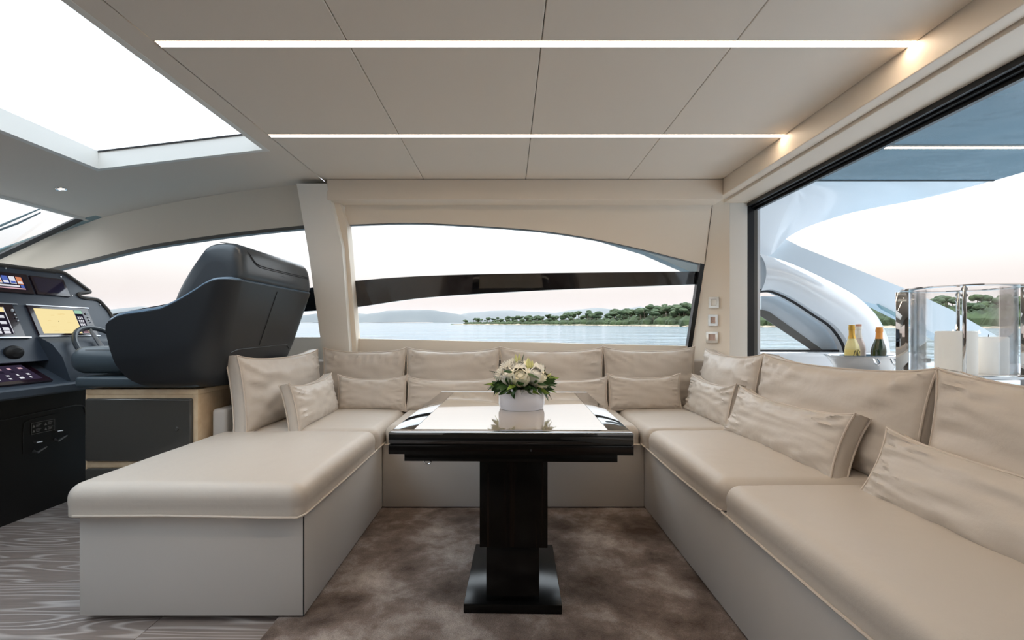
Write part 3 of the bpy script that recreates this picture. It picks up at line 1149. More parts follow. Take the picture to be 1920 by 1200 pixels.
# ------------------------------------------------------------------ table
tx, ty = .02, 2.215
tb = thing('dining_table', 'dark glossy wooden dining table with pale inlaid top on a pedestal', 'table', (tx, ty, 0.018), -.022, local=True)
TW, TD = .835, 1.165     # top size, table local coordinates
z0 = -.018
bw = .075
m = MB()
m.box(-TW / 2, TW / 2, -TD / 2, -TD / 2 + .06, z0 + .722, z0 + .760, .002, 1)
m.box(-TW / 2, TW / 2, TD / 2 - .06, TD / 2, z0 + .722, z0 + .760, .002, 1)
m.box(-TW / 2, -TW / 2 + bw, -TD / 2 + .06, TD / 2 - .06, z0 + .722, z0 + .760, .002, 1)
m.box(TW / 2 - bw, TW / 2, -TD / 2 + .06, TD / 2 - .06, z0 + .722, z0 + .760, .002, 1)
m.build('top_border', 'table_border', tb)
MB().box(-TW / 2 + bw + .0012, TW / 2 - bw - .0012, -TD / 2 + .0612, TD / 2 - .0612, z0 + .724, z0 + .7597).build('top_inlay', 'table_inlay', tb, smooth=0)
MB().box(-TW / 2, TW / 2, -TD / 2, TD / 2, z0 + .686, z0 + .719, .002, 1).build('folding_leaf', 'ebony_along', tb)
MB().box(-TW / 2 + .006, TW / 2 - .006, -TD / 2 + .006, TD / 2 - .006, z0 + .719, z0 + .724).build('leaf_gap', 'dark_gap', tb, smooth=0)
MB().box(-.365, .365, -TD / 2 + .01, TD / 2 - .03, z0 + .660, z0 + .686, .001, 1).build('apron', 'ebony_along', tb)
MB().box(-.123, .14, -.36, .16, z0 + .27, z0 + .66, .002, 1).build('column', 'ebony_vertical', tb)
MB().box(-.098, .108, -.345, .145, z0 + .053, z0 + .27, .002, 1).build('inner_column', 'ebony_base', tb)
MB().box(-.185, .195, -.367, .16, z0 + .018, z0 + .054, .003, 1).build('foot_plate', 'ebony_base', tb)
m = MB()
m.tube([(-.30, -.56, z0 + .656), (-.295, -.56, z0 + .648), (-.28, -.56, z0 + .648), (-.275, -.56, z0 + .656)], .003, n=6)
m.build('latch', 'chrome', tb)
m = MB().lathe([(.001, 0), (.005, 0), (.004, .003), (.001, .003)], (0, 0, 0), 12)
m.v = [(.07 + x, -TD / 2 - z, z0 + .702 + yy) for x, yy, z in m.v]
m.build('lock_button', 'chrome', tb)

# ------------------------------------------------------------------ flower arrangement
FX, FY, FZ = .06, 2.175, .7602
fa = thing('flower_arrangement', 'white roses, lily buds and green leaves in a round white bowl', 'flowers', (FX, FY, FZ))
R = .104
m = MB().lathe([(.001, 0), (R * .94, 0), (R * .955, .004), (R * .96, .012), (R, .02), (R * 1.005, .088), (R * .99, .094), (R * .95, .093), (R * .94, .06), (.001, .06)], (FX, FY, FZ), 48)
m.build('bowl', 'vase_white', fa)
m = MB().lathe([(.001, 0), (R * .93, 0), (R * .93, .012), (R * .6, .055), (.001, .07)], (FX, FY, FZ + .06), 24)
m.build('foam_mound', 'stem_dark', fa)
rf = random.Random(11)


def petal_mesh(w, h, cup, name, material):
    m = MB()
    rows = []
    for j in range(7):
        t = j / 6
        r = []
        for i in range(7):
            a = -1 + i / 3
            ww = w * math.sin(math.pi * (.18 + .72 * t)) ** .7
            x = a * ww / 2
            yv = cup * (a * a) * .9 - cup * .6 * math.sin(math.pi * t * .8) + (.3 * cup * t ** 4)
            z = h * t - .08 * h * a * a * t
            r.append((x, yv, z))
        rows.append(r)
    m.grid(rows)
    me = bpy.data.meshes.new(name)
    me.from_pydata(m.v, [], m.f)
    me.polygons.foreach_set('use_smooth', [True] * len(me.polygons))
    me.materials.append(MATS[material])
    return me


def rose(center, axis, size, material):
    axis = Vector(axis).normalized()
    rot = axis.to_track_quat('Z', 'Y').to_matrix().to_4x4()
    m = MB().lathe([(.001, -.45), (.30, -.38), (.43, -.12), (.42, .12), (.30, .30), (.10, .34), (.001, .30)], (0, 0, 0), 16)
    mt = Matrix.Translation(Vector(center)) @ rot @ Matrix.Scale(size, 4)
    m.v = [tuple(mt @ Vector(p)) for p in m.v]
    core = m.build('rose', material, fa)
    loc = Vector(center) - Vector(ORIGIN[fa.name])
    for ring, (n, rad, lean, zz, ph, me) in enumerate(((5, .43, .05, -.46, 0, pm_out), (5, .33, .02, -.30, .6, pm_out), (4, .20, -.02, -.12, .2, pm_in))):
        for k in range(n):
            a = 2 * math.pi * k / n + ph + rf.uniform(-.15, .15)
            p = bpy.data.objects.new('petal', me[material])
            COL.objects.link(p)
            p.parent = core
            p.matrix_local = (Matrix.Translation(loc) @ rot @ Matrix.Scale(size, 4) @ Matrix.Rotation(a, 4, 'Z')
                              @ Matrix.Translation((0, -rad, zz)) @ Matrix.Rotation(lean, 4, 'X'))
    return core


pm_out = {k: petal_mesh(.72, .80, .16, 'petal', k) for k in ('petal_cream', 'petal_white')}
pm_in = {k: petal_mesh(.48, .52, .12, 'petal', k) for k in ('petal_cream', 'petal_white')}
for (dx, dy, dz, ax, sz, mt_) in ((-.007, -.078, .145, (-.1, -1, .55), .080, 'petal_cream'), (-.012, -.02, .176, (-.1, -.6, 1), .070, 'petal_white'),
                                  (.055, -.055, .150, (.3, -.8, .8), .070, 'petal_white'), (.088, -.035, .128, (.8, -.7, .55), .075, 'petal_cream'),
                                  (-.058, -.045, .148, (-.5, -.8, .8), .072, 'petal_white'), (.075, .01, .176, (.4, -.2, 1), .055, 'petal_white'),
                                  (.02, .06, .165, (.1, .7, 1), .075, 'petal_cream'), (-.06, .05, .15, (-.6, .6, 1), .075, 'petal_white')):
    rose((FX + dx, FY + dy, FZ + dz), ax, sz, mt_)
# spiky chrysanthemums
for (dx, dy, dz, sz) in ((-.062, -.02, .175, .042), (-.085, -.03, .152, .036), (-.035, .0, .188, .04)):
    m = MB()
    c = Vector((FX + dx, FY + dy, FZ + dz))
    ax = Vector((dx, dy - .04, .09)).normalized()
    for k in range(70):
        th = math.acos(1 - 1.1 * (k + .5) / 70)
        ph = k * 2.39996
        d = ax.to_track_quat('Z', 'Y') @ Vector((math.sin(th) * math.cos(ph), math.sin(th) * math.sin(ph), math.cos(th)))
        m.tube([c - ax * .01, c + d * sz * .7, c + d * sz], [.002, .0035, .0008], n=4)
    m.build('chrysanthemum', 'petal_white', fa)
# lily buds
for (dx, dy, dz, tx_, h) in ((-.022, -.01, .185, -.10, .06), (-.012, .0, .19, .05, .055), (.026, -.01, .180, .08, .05), (.036, -.005, .178, -.02, .045), (.044, .0, .176, .12, .04), (.105, -.03, .13, .9, .04)):
    c = Vector((FX + dx, FY + dy, FZ + dz))
    d = Vector((tx_, 0, 1)).normalized()
    m = MB().tube([c + d * (h * t) for t in (0, .2, .45, .7, .9, 1)], [.003, .007, .0085, .0065, .003, .0008], n=8)
    m.build('lily_bud', 'bud_green', fa)


# leaves
def leaf_mesh(name, material):
    m = MB()
    rows = []
    for j in range(8):
        t = j / 7
        ww = .30 * math.sin(math.pi * t ** .8) ** .9
        rows.append([(-ww / 2, -.02 - .16 * t * t + .05 * ww, t), (0, -.16 * t * t, t), (ww / 2, -.02 - .16 * t * t + .05 * ww, t)])
    m.grid(rows)
    me = bpy.data.meshes.new(name)
    me.from_pydata(m.v, [], m.f)
    me.polygons.foreach_set('use_smooth', [True] * len(me.polygons))
    me.materials.append(MATS[material])
    return me


leafs = [leaf_mesh('leaf', 'leaf_green'), leaf_mesh('leaf', 'leaf_light')]


def leaf(p, d, size, kind, roll):
    o = bpy.data.objects.new('leaf', leafs[kind])
    COL.objects.link(o)
    o.parent = fa
    q = Vector(d).normalized().to_track_quat('Z', 'Y').to_matrix().to_4x4()
    o.matrix_local = Matrix.Translation(p) @ q @ Matrix.Rotation(roll, 4, 'Z') @ Matrix.Scale(size, 4)


for k in range(170):
    a = rf.uniform(0, 2 * math.pi)
    el = rf.uniform(-.75, .55)
    rad = rf.uniform(.07, .105)
    p = (math.cos(a) * rad, math.sin(a) * rad, rf.uniform(.088, .125))
    d = (math.cos(a + rf.uniform(-.7, .7)), math.sin(a + rf.uniform(-.7, .7)), el)
    leaf(p, d, rf.uniform(.04, .078), 1 if rf.random() < .22 else 0, rf.uniform(0, 6.3))
for (p, d, s, k_, r_) in (((.0, .0, .185), (.02, -.05, 1), .062, 0, 1.5), ((-.09, -.02, .15), (-.8, -.1, .45), .06, 0, .4), ((.085, -.02, .125), (1, -.1, .22), .085, 1, 1.2),
                          ((.085, -.05, .10), (.55, -.2, -.75), .07, 0, .3), ((.02, -.09, .165), (.9, -.3, -.25), .065, 0, .5), ((.09, .0, .14), (.3, 0, 1), .05, 0, .9),
                          ((.095, -.02, .15), (.9, 0, -.2), .05, 0, 2.2), ((-.10, -.03, .13), (-.8, -.1, -.8), .06, 0, .6), ((-.10, .0, .12), (-.9, -.1, -.35), .06, 0, .2),
                          ((-.105, -.04, .11), (-.5, -.2, -.9), .055, 0, 1.1), ((-.04, -.09, .17), (-.9, -.2, .05), .045, 0, 2.0)):
    leaf(p, d, s, k_, r_)
for k in range(3):
    pts = [(FX + .09 + .006 * k, FY - .06, FZ + .10), (FX + .115 + .004 * k, FY - .065, FZ + .085 - .01 * k), (FX + .105 + .012 * k, FY - .07, FZ + .06 - .006 * k)]
    MB().tube(spline(pts, 5), .0012, n=5).build('trailing_stem', 'stem_dark', fa)

# ------------------------------------------------------------------ helm: wooden cabinet under the seat
hc = thing('helm_seat_cabinet', 'pale oak cabinet with dark drawer fronts under the helm seat', 'cabinet', (-2.08, 3.1, 0))
CX0, CX1, CY0, CY1, CZ = -2.405, -1.765, 2.73, 3.50, .777
MB().box(CX0, CX1, CY0, CY1, CZ - .03, CZ, .003, 1).build('top', 'oak_edge', hc)
MB().box(CX1 - .026, CX1, CY0, CY1, 0, CZ - .03, .002, 1).build('side_panel', 'oak_edge', hc)
MB().box(CX0, CX0 + .008, CY0, CY1, 0, CZ - .03, .002, 1).build('side_panel', 'oak_edge', hc)
MB().box(CX0 + .008, CX1 - .026, CY0 + .004, CY1, .0, CZ - .03).build('carcass', 'oak_edge', hc, smooth=0)
MB().box(CX0 + .008, CX1 - .026, CY0, CY0 + .02, .333, .366, .001, 1).build('rail', 'oak_edge', hc)
m = MB().rbox(CX0 + .009, CX1 - .030, CY0 - .016, CY0 + .02, .369, .727, .012, 3, (2, 1, 2))
d1 = m.build('drawer_front', 'drawer_dark', hc)
MB().rbox(CX0 + .009, CX1 - .030, CY0 - .016, CY0 + .02, .04, .330, .012, 3, (2, 1, 2)).build('drawer_front', 'drawer_dark', hc)
m = MB().lathe([(.001, 0), (.012, 0), (.01, .006), (.001, .007)], (0, 0, 0), 16)
m.v = [(-1.875 + x, CY0 - .016 - z, .555 + yy) for x, yy, z in m.v]
m.build('push_catch', 'drawer_dark', d1)

# ------------------------------------------------------------------ helm seat
hs = thing('helm_chair', 'wide dark leather helm seat with high back and shell arms', 'helm seat', (-1.85, 3.1, CZ))
ARM = [(-2.16, 1.15), (-2.142, 1.165), (-2.117, 1.183), (-2.085, 1.195), (-1.935, 1.2155), (-1.853, 1.229), (-1.762, 1.272), (-1.672, 1.323), (-1.604, 1.368), (-1.547, 1.387), (-1.4, 1.392)]
ZBOT = .79


def u_path(x0, xb, ya, yb, r, na=14, nc=8, nb=10):
    p = []
    for i in range(na):
        p.append((lerp(x0, xb - r, i / na), ya))
    for i in range(nc):
        a = -math.pi / 2 + (math.pi / 2) * i / nc
        p.append((xb - r + r * math.cos(a), ya + r + r * math.sin(a)))
    for i in range(nb):
        p.append((xb, lerp(ya + r, yb - r, i / nb)))
    for i in range(nc):
        a = (math.pi / 2) * i / nc
        p.append((xb - r + r * math.cos(a), yb - r + r * math.sin(a)))
    for i in range(na + 1):
        p.append((lerp(xb - r, x0, i / na), yb))
    return p


def shell_rows(ins):
    rows = []
    topu = u_path(-2.142, -1.47 - ins, 2.55 + ins, 3.65 - ins, .11)
    ztop = [interp(x, ARM) for x, _ in topu]
    NT = 16
    for j in range(NT + 1):
        t = j / NT
        x0 = interp(t, [(0, -1.98), (.06, -2.03), (.15, -2.065), (.35, -2.105), (.6, -2.130), (.85, -2.145), (.95, -2.14), (1, -2.12)])
        xb = interp(t, [(0, -1.66), (.08, -1.63), (.3, -1.59), (1, -1.47)]) - ins
        dy = interp(t, [(0, .17), (.06, .10), (.16, .055), (.4, .02), (1, 0)]) + ins
        pth = u_path(x0, xb, 2.55 + dy, 3.65 - dy, .11 + .06 * (1 - t))
        rows.append([(x, yy, lerp(ZBOT, zt, t)) for (x, yy), zt in zip(pth, ztop)])
    return rows


ro, ri = shell_rows(0), shell_rows(.05)
m = MB()
m.grid(ro)
m.grid([r[::-1] for r in ri])
m.grid([ro[-1], ri[-1]])
m.grid([[r[0] for r in ri], [r[0] for r in ro]])
m.grid([[r[-1] for r in ro], [r[-1] for r in ri]])
m.add(ro[0], [tuple(range(len(ro[0])))])
shell = m.build('shell', 'helm_shell', hs, smooth=50)
rim = [Vector(a).lerp(Vector(b), .5) + Vector((0, 0, .004)) for a, b in zip(ro[-1], ri[-1])]
fa_ = [Vector(a).lerp(Vector(b), .25) for a, b in zip([r[0] for r in ro], [r[0] for r in ri])]
m = MB()
rows = []
for i, (a, b) in enumerate(zip(ro[-1], ri[-1])):
    a, b = Vector(a), Vector(b)
    s = (a - b)
    rows.append([a - s * .0 + Vector((0, 0, -.004)), a - s * .12 + Vector((0, 0, .010)), a - s * .5 + Vector((0, 0, .017)), b + s * .12 + Vector((0, 0, .010)), b + Vector((0, 0, -.004))])
m.grid(rows)
m.build('arm_roll', 'helm_rim_highlight', hs, smooth=60)


# seams stitched on the shell back
def back_x(z, off=.004):
    t = (z - ZBOT) / (1.39 - ZBOT)
    return interp(t, [(0, -1.66), (.08, -1.63), (.3, -1.59), (1, -1.47)]) + off


MB().tube([(back_x(z, .001), 3.07 - (1.36 - z) * .1, z) for z in (1.36, 1.25, 1.12, 1.02)], .003, n=6).build('seam', 'helm_seam', shell)
MB().tube([(back_x(.985, .0), 2.74, .985), (back_x(1.0, .002), 2.80, 1.0), (back_x(1.01, .002), 3.3, 1.012), (back_x(1.01, .002), 3.42, 1.01), (back_x(.99), 3.46, .985)], .004, n=6).build('pocket_welt', 'helm_shell', shell)
# backrest cushion
prof = [(-1.86, 1.0), (-1.865, 1.14), (-1.845, 1.28), (-1.776, 1.42), (-1.685, 1.555), (-1.655, 1.585), (-1.61, 1.60), (-1.55, 1.602), (-1.505, 1.59), (-1.478, 1.56), (-1.464, 1.50), (-1.46, 1.41), (-1.50, 1.385), (-1.56, 1.30), (-1.66, 1.0)]
pc = Vector((-1.63, 1.35))
prof_s = [Vector((p.x, p.y)) for p in spline([Vector((*p, 0)) for p in prof + [prof[0]]], 4)][:-1]
rows = []
for yy, s in ((2.625, .55), (2.628, .80), (2.640, .91), (2.660, .965), (2.70, 1.0), (2.9, 1.0), (3.1, 1.0), (3.3, 1.0), (3.50, 1.0), (3.54, .965), (3.56, .91), (3.572, .80), (3.575, .55)):
    rows.append([(pc.x + (p.x - pc.x) * s, yy, pc.y + (p.y - pc.y) * s) for p in prof_s])
m = MB()
m.grid(rows, closed_u=True)
m.add(rows[0], [tuple(range(len(rows[0])))])
m.add(rows[-1], [tuple(range(len(rows[0])))])
br = m.build('backrest', 'helm_leather', hs, smooth=60)
for dz in (0, .010):
    MB().tube(spline([(-1.60, 2.665, 1.602 - dz), (-1.53, 2.69, 1.592 - dz), (-1.476, 2.72, 1.555 - dz), (-1.462, 2.78, 1.505 - dz), (-1.461, 2.88, 1.492 - dz), (-1.461, 3.2, 1.495 - dz), (-1.462, 3.51, 1.50 - dz)], 5), .0022, n=6).build('seam', 'helm_seam', br)
MB().tube([(-1.461, 3.10 + .075 * math.cos(a), 1.445 + .017 * math.sin(a)) for a in [2 * math.pi * k / 24 for k in range(24)]], .002, closed=True, n=5).build('oval_emblem', 'helm_seam', br)
MB().tube([(-1.461, 3.06, 1.445), (-1.461, 3.14, 1.445)], .0015, n=5).build('emblem_bar', 'helm_seam', br)
# seat pad, riser plate
m = MB().rbox(-2.50, -1.75, 2.70, 3.50, .865, 1.02, .072, 5, (6, 6, 1))
mat('helm_leather_lit', srgb(74, 86, 94), .34, bump=[(500, .15, .001)])  # paler copy of the helm leather, sky light on the pad in its colour
sp_ = m.build('seat_pad', 'helm_leather_lit', hs, smooth=60)
MB().tube([(-1.9, 2.725, 1.0), (-2.40, 2.725, 1.0), (-2.455, 2.76, .995), (-2.475, 2.85, .992), (-2.475, 3.4, .992)], .003, n=6).build('seam', 'helm_seam', sp_)
MB().rbox(-2.445, -1.75, 2.70, 3.50, CZ + .012, .852, .02, 3, (2, 2, 1)).build('riser_plate', 'helm_leather_lit', hs)
MB().box(-2.30, -1.80, 2.85, 3.40, CZ, CZ + .013).build('pedestal', 'console_black', hs, smooth=0)

# ------------------------------------------------------------------ helm console
hcn = thing('helm_console', 'dark grey helm console with instrument screens', 'console', (-3.0, 2.6, 0))


def fpx(z):
    return -2.85 - .43 * (z - 1.0)


def fplane(yy, z, off=0.0):
    n = Vector((1, 0, .43)).normalized()
    return (fpx(z) + n.x * off, yy, z + n.z * off)


fpoly = [(-.6, 1.505), (2.9, 1.507), (3.20, 1.515), (3.29, 1.512), (3.335, 1.495), (3.44, 1.412), (3.46, 1.393), (3.44, 1.385), (3.37, 1.372), (3.352, 1.360), (3.365, 1.348), (3.40, 1.343), (3.48, 1.340), (3.51, 1.328), (3.535, 1.29), (3.56, 1.22), (3.56, .93), (-.6, .93)]
MB().prism(fpoly, lambda yy, z: fplane(yy, z), lambda yy, z: (fplane(yy, z)[0] - .35, yy, fplane(yy, z)[2] - .06)).build('fascia', 'console_face', hcn, smooth=30)
m = MB()
rim = spline([Vector(fplane(yy, z, .002)) for yy, z in fpoly[:17]], 3)
m.tube(rim, .013, n=6)
m.build('fascia_rim', 'console_edge', hcn)
m = MB()
m.prism([(-2.87, .735), (-2.665, .74), (-2.655, .75), (-2.655, .785), (-2.668, .795), (-2.72, .80), (-2.925, .925), (-2.925, 1.0), (-3.2, 1.0), (-3.2, .735)], lambda x, z: (x, -.6, z), lambda x, z: (x, 3.3, z))
m.build('desk', 'console_grey', hcn, smooth=0)
MB().box(-3.2, -2.87, -.6, 3.6, 0, .735).build('lower_cabinet', 'console_black', hcn, smooth=0)
MB().box(-4.75, -3.35, -2.1, 3.62, .9, 1.30).build('dash_shelf', mat('dash_bounce', srgb(150, 146, 140), .8), hcn, smooth=0)  # unseen shelf, pale tone chosen to bounce light onto the headliner
# steering pod
m = MB()
m.prism([(-2.94, .80), (-2.94, 1.075), (-2.86, 1.07), (-2.79, 1.03), (-2.735, .95), (-2.70, .80)], lambda x, z: (x, 2.93 + max(0, (1.075 - z)) * .12, z), lambda x, z: (x, 3.50, z))
m.build('steering_pod', 'console_grey', hcn, smooth=30)
# door outline on the lower cabinet
MB().tube(spline([(-2.868, 2.45, .50), (-2.868, 2.66, .595), (-2.868, 2.74, .605), (-2.868, 3.0, .615), (-2.868, 3.22, .612), (-2.868, 3.26, .55)], 5), .004, n=6).build('door_line', 'console_line', hcn)
MB().tube(spline([(-2.868, 2.84, .38), (-2.868, 2.84, .53), (-2.868, 2.87, .575), (-2.868, 3.05, .585)], 5), .002, n=6).build('panel_line', 'console_line', hcn)
st = MB().box(-2.871, -2.867, 2.885, 3.035, .485, .555).build('warning_sticker', 'console_black', hcn, smooth=0)
m = MB()
for (ya, yb_, za, zb_) in ((2.885, 3.035, .553, .555), (2.885, 3.035, .485, .487), (2.885, 2.887, .485, .555), (3.033, 3.035, .485, .555)):
    m.box(-2.867, -2.8665, ya, yb_, za, zb_)
for yc in (2.90, 2.975):
    for zc in (.535, .505):
        m.add([(-2.8665, yc - .009, zc - .009), (-2.8665, yc + .009, zc - .009), (-2.8665, yc, zc + .008)], [(0, 1, 2)])
        for q in range(3):
            m.box(-2.867, -2.8665, yc + .014, yc + .048 - .006 * q, zc + .006 - .007 * q, zc + .009 - .007 * q)
m.build('sticker_print', 'sticker_ink', st, smooth=0)
for (yy, z) in ((2.93, .385), (3.065, .425)):
    v = MB().tube([(-2.868, yy - .03, z + .05), (-2.85, yy - .03, z + .05), (-2.85, yy + .005, z + .048)], .004, n=6)
    v.tube([(-2.868, yy - .03, z), (-2.845, yy - .03, z - .01), (-2.845, yy + .03, z + .012)], [.008, .007, .004], n=8)
    v.build('fuel_valve', 'satin_steel', hcn)

# joystick and chrome studs
m = MB().lathe([(.001, .03), (.035, .028), (.052, .016), (.055, 0), (.045, -.014), (.001, -.016)], (0, 0, 0), 24)
m.v = [(-2.875 + z * 1.0 + .03, 2.755 + x, .985 + yy * .75) for x, yy, z in m.v]
m.build('thruster_joystick', 'rubber', hcn)
for (yy, z) in ((2.92, 1.49), (3.275, 1.478), (3.30, 1.352), (3.50, 1.30)):
    c = Vector(fplane(yy, z, .002))
    m = MB().lathe([(.001, .004), (.005, .003), (.006, 0), (.001, 0)], (0, 0, 0), 10)
    m.v = [(c.x + z_, c.y + x_, c.z + y_) for x_, y_, z_ in m.v]
    m.build('stud', 'chrome', hcn)


# screens
def plane_box(y0_, y1_, z0_, z1_, o0, o1):
    return MB().prism([(y0_, z0_), (y1_, z0_), (y1_, z1_), (y0_, z1_)], lambda yy, z: fplane(yy, z, o1), lambda yy, z: fplane(yy, z, o0))


def monitor(label, y0_, y1_, z0_, z1_):
    t = thing('display_screen', label, 'screen', fplane((y0_ + y1_) / 2, z0_), group='helm displays')
    plane_box(y0_, y1_, z0_, z1_, 0, .012).build('bezel', 'bezel', t, smooth=0)
    return t


# chart plotter
t = monitor('lit chart plotter screen showing a yellow sea chart', 2.945, 3.365, 1.075, 1.262)
plane_box(2.935, 3.375, 1.262, 1.268, 0, .016).build('rail', 'satin_steel', t, smooth=0)
plane_box(2.935, 3.375, 1.069, 1.075, 0, .016).build('rail', 'satin_steel', t, smooth=0)
ch = plane_box(2.975, 3.245, 1.090, 1.246, .01, .0125).build('chart', 'chart_yellow', t, smooth=0)
rc = random.Random(3)
for k in range(9):
    a, b_ = rc.uniform(2.985, 3.20), rc.uniform(1.10, 1.23)
    plane_box(a, a + rc.uniform(.01, .04), b_, b_ + rc.uniform(.001, .004), .0125, .0127).build('chart_mark', 'chart_land', ch, smooth=0)
c = plane_box(3.105, 3.109, 1.165, 1.170, .0125, .0128).build('boat_mark', 'screen_dark', ch, smooth=0)
dc = plane_box(3.249, 3.308, 1.090, 1.246, .01, .0125).build('data_column', 'screen_dark', t, smooth=0)
plane_box(3.250, 3.307, 1.222, 1.245, .0125, .0127).build('data_tile', 'screen_green', dc, smooth=0)
for k, zz in enumerate((1.195, 1.172, 1.148)):
    for q in range(3):
        plane_box(3.258 + q * .014, 3.267 + q * .014, zz - .008, zz + .008, .0125, .0127).build('digit', 'screen_white', dc, smooth=0)
plane_box(3.262, 3.298, 1.108, 1.135, .0125, .0127).build('data_tile', 'screen_pink', dc, smooth=0)
plane_box(3.256, 3.302, 1.093, 1.101, .0125, .0127).build('data_tile', 'screen_pink', dc, smooth=0)
m = MB()
for (dy, dz, r_) in ((.02, -.03, .009), (.03, -.055, .004), (.02, -.075, .004), (.035, -.09, .004)):
    c = Vector(fplane(3.33 + dy * .3, 1.255 + dz, .014))
    q = MB().lathe([(.001, .006), (r_, .005), (r_, 0), (.001, 0)], (0, 0, 0), 10)
    m.add([(c.x + z_, c.y + x_, c.z + y_) for x_, y_, z_ in q.v], q.f)
m.build('knob_column', 'satin_steel', t)
# neighbouring engine display, cut by the frame
t = monitor('lit engine data screen at the edge of the helm console', 2.44, 2.855, 1.070, 1.262)
plane_box(2.43, 2.885, 1.262, 1.268, 0, .016).build('rail', 'satin_steel', t, smooth=0)
plane_box(2.43, 2.885, 1.064, 1.070, 0, .016).build('rail', 'satin_steel', t, smooth=0)
dsp = plane_box(2.46, 2.80, 1.085, 1.246, .01, .0125).build('display', 'screen_dark', t, smooth=0)
plane_box(2.62, 2.792, 1.215, 1.243, .0125, .0127).build('header_tile', 'chart_yellow', dsp, smooth=0)
for k, zz in enumerate((1.19, 1.155, 1.12, 1.10)):
    for q in range(4):
        plane_box(2.60 + q * .048, 2.635 + q * .048, zz - .010, zz + .006, .0125, .0127).build('digit', 'screen_white', dsp, smooth=0)
plane_box(2.793, 2.797, 1.088, 1.244, .0125, .0127).build('scale_line', 'screen_white', dsp, smooth=0)
m = MB()
for (dy, dz, r_) in ((.0, -.03, .010), (.004, -.055, .005), (.006, -.072, .005), (.008, -.09, .005)):
    c = Vector(fplane(2.835 + dy, 1.255 + dz, .014))
    q = MB().lathe([(.001, .006), (r_, .005), (r_, 0), (.001, 0)], (0, 0, 0), 10)
    m.add([(c.x + z_, c.y + x_, c.z + y_) for x_, y_, z_ in q.v], q.f)
m.build('knob_column', 'satin_steel', t)
# upper screens
t = monitor('dark switched-off screen at the top of the helm console', 3.045, 3.275, 1.340, 1.458)
plane_box(3.06, 3.255, 1.356, 1.449, .01, .0125).build('display', 'screen_off', t, smooth=0)
t = monitor('lit screen with rows of small camera pictures on the helm console', 2.70, 3.025, 1.338, 1.460)
dsp = plane_box(2.72, 2.993, 1.358, 1.442, .01, .0125).build('display', 'screen_dark', t, smooth=0)
for k in range(6):
    tl_ = plane_box(2.735 + k * .042, 2.770 + k * .042, 1.392, 1.438, .0125, .0127).build('picture_tile', ('screen_white', 'screen_blue', 'screen_white', 'screen_blue', 'screen_white', 'screen_orange')[k], dsp, smooth=0)
    plane_box(2.738 + k * .042, 2.767 + k * .042, 1.396, 1.41, .0127, .0129).build('picture_detail', ('screen_blue', 'screen_white', 'screen_orange', 'screen_white', 'screen_blue', 'screen_white')[k], tl_, smooth=0)
plane_box(2.74, 2.95, 1.374, 1.384, .0125, .0127).build('status_bar', 'screen_white', dsp, smooth=0)
plane_box(2.74, 2.98, 1.361, 1.368, .0125, .0127).build('status_bar', 'screen_pink', dsp, smooth=0)
plane_box(2.957, 2.978, 1.370, 1.388, .0125, .0127).build('clock_tile', 'screen_blue', dsp, smooth=0)


# touch pad on the sloping desk
def dplane(s, yy, off):
    a, b_ = Vector((-2.72, 0, .80)), Vector((-2.925, 0, .925))
    n = Vector((.125, 0, .205)).normalized()
    p = a.lerp(b_, s) + n * off
    return (p.x, yy, p.z)


def desk_box(s0, s1, ya, yb_, o0, o1):
    return MB().prism([(s0, ya), (s0, yb_), (s1, yb_), (s1, ya)], lambda s, yy: dplane(s, yy, o1), lambda s, yy: dplane(s, yy, o0))


t = thing('touch_pad', 'tilted lit touch pad with small icons on the console desk', 'screen', dplane(.05, 2.7, 0), group='helm displays')
desk_box(.04, .88, 2.45, 2.87, 0, .014).build('bezel', 'bezel', t, smooth=0)
dsp = desk_box(.16, .78, 2.47, 2.83, .013, .0145).build('display', 'screen_pad', t, smooth=0)
for k in range(16):
    s0, ya = .22 + .13 * (k % 4), 2.60 + .058 * (k // 4) + .008 * (k % 2)
    desk_box(s0, s0 + rc.uniform(.03, .07), ya, ya + rc.uniform(.008, .024), .0145, .0147).build('icon', ('screen_white', 'screen_pink', 'screen_dark', 'screen_white')[(k * 7) % 4], dsp, smooth=0)
for k in range(3):
    c = dplane(.95, 2.62 + .06 * k, .004)
    MB().lathe([(.001, .004), (.006, .003), (.007, 0), (.001, 0)], c, 10).build('desk_button', 'chrome', hcn)

# steering wheel
sw = thing('steering_wheel', 'dark steering wheel half hidden by the helm seat', 'steering wheel', (-2.70, 3.24, .97))
nrm = Vector((math.cos(.7), 0, math.sin(.7)))
e1, e2 = Vector((0, 1, 0)), nrm.cross(Vector((0, 1, 0)))
c = Vector((-2.70, 3.24, .975))
MB().tube([c + e1 * .205 * math.cos(a) + e2 * .205 * math.sin(a) for a in [2 * math.pi * k / 48 for k in range(48)]], .016, closed=True, n=10).build('rim', 'helm_leather', sw)
for a in (math.pi * .5, math.pi * 1.17, math.pi * 1.83):
    MB().tube([c - nrm * .02, c + (e1 * math.cos(a) + e2 * math.sin(a)) * .205], [.016, .010], n=8).build('spoke', 'satin_steel', sw)
MB().tube([c - nrm * .09, c - nrm * .02, c + nrm * .005], [.03, .045, .04], n=16).build('hub', 'console_black', sw)

# ------------------------------------------------------------------ the cockpit outside the aft door
A = at_depth


def flat(name, pts, ya, yb_, material, parent=None, smooth=30, bev=0):
    m = MB().prism(pts, lambda x, z: (x, ya, z), lambda x, z: (x, yb_, z))
    return m.build(name, material, parent, smooth=smooth)


cp = struct(MB().box(1.9, 7.0, YB, 4.6, -.12, 0).build('floor_cockpit', 'gelcoat', smooth=0), 'pale cockpit deck outside the aft door')
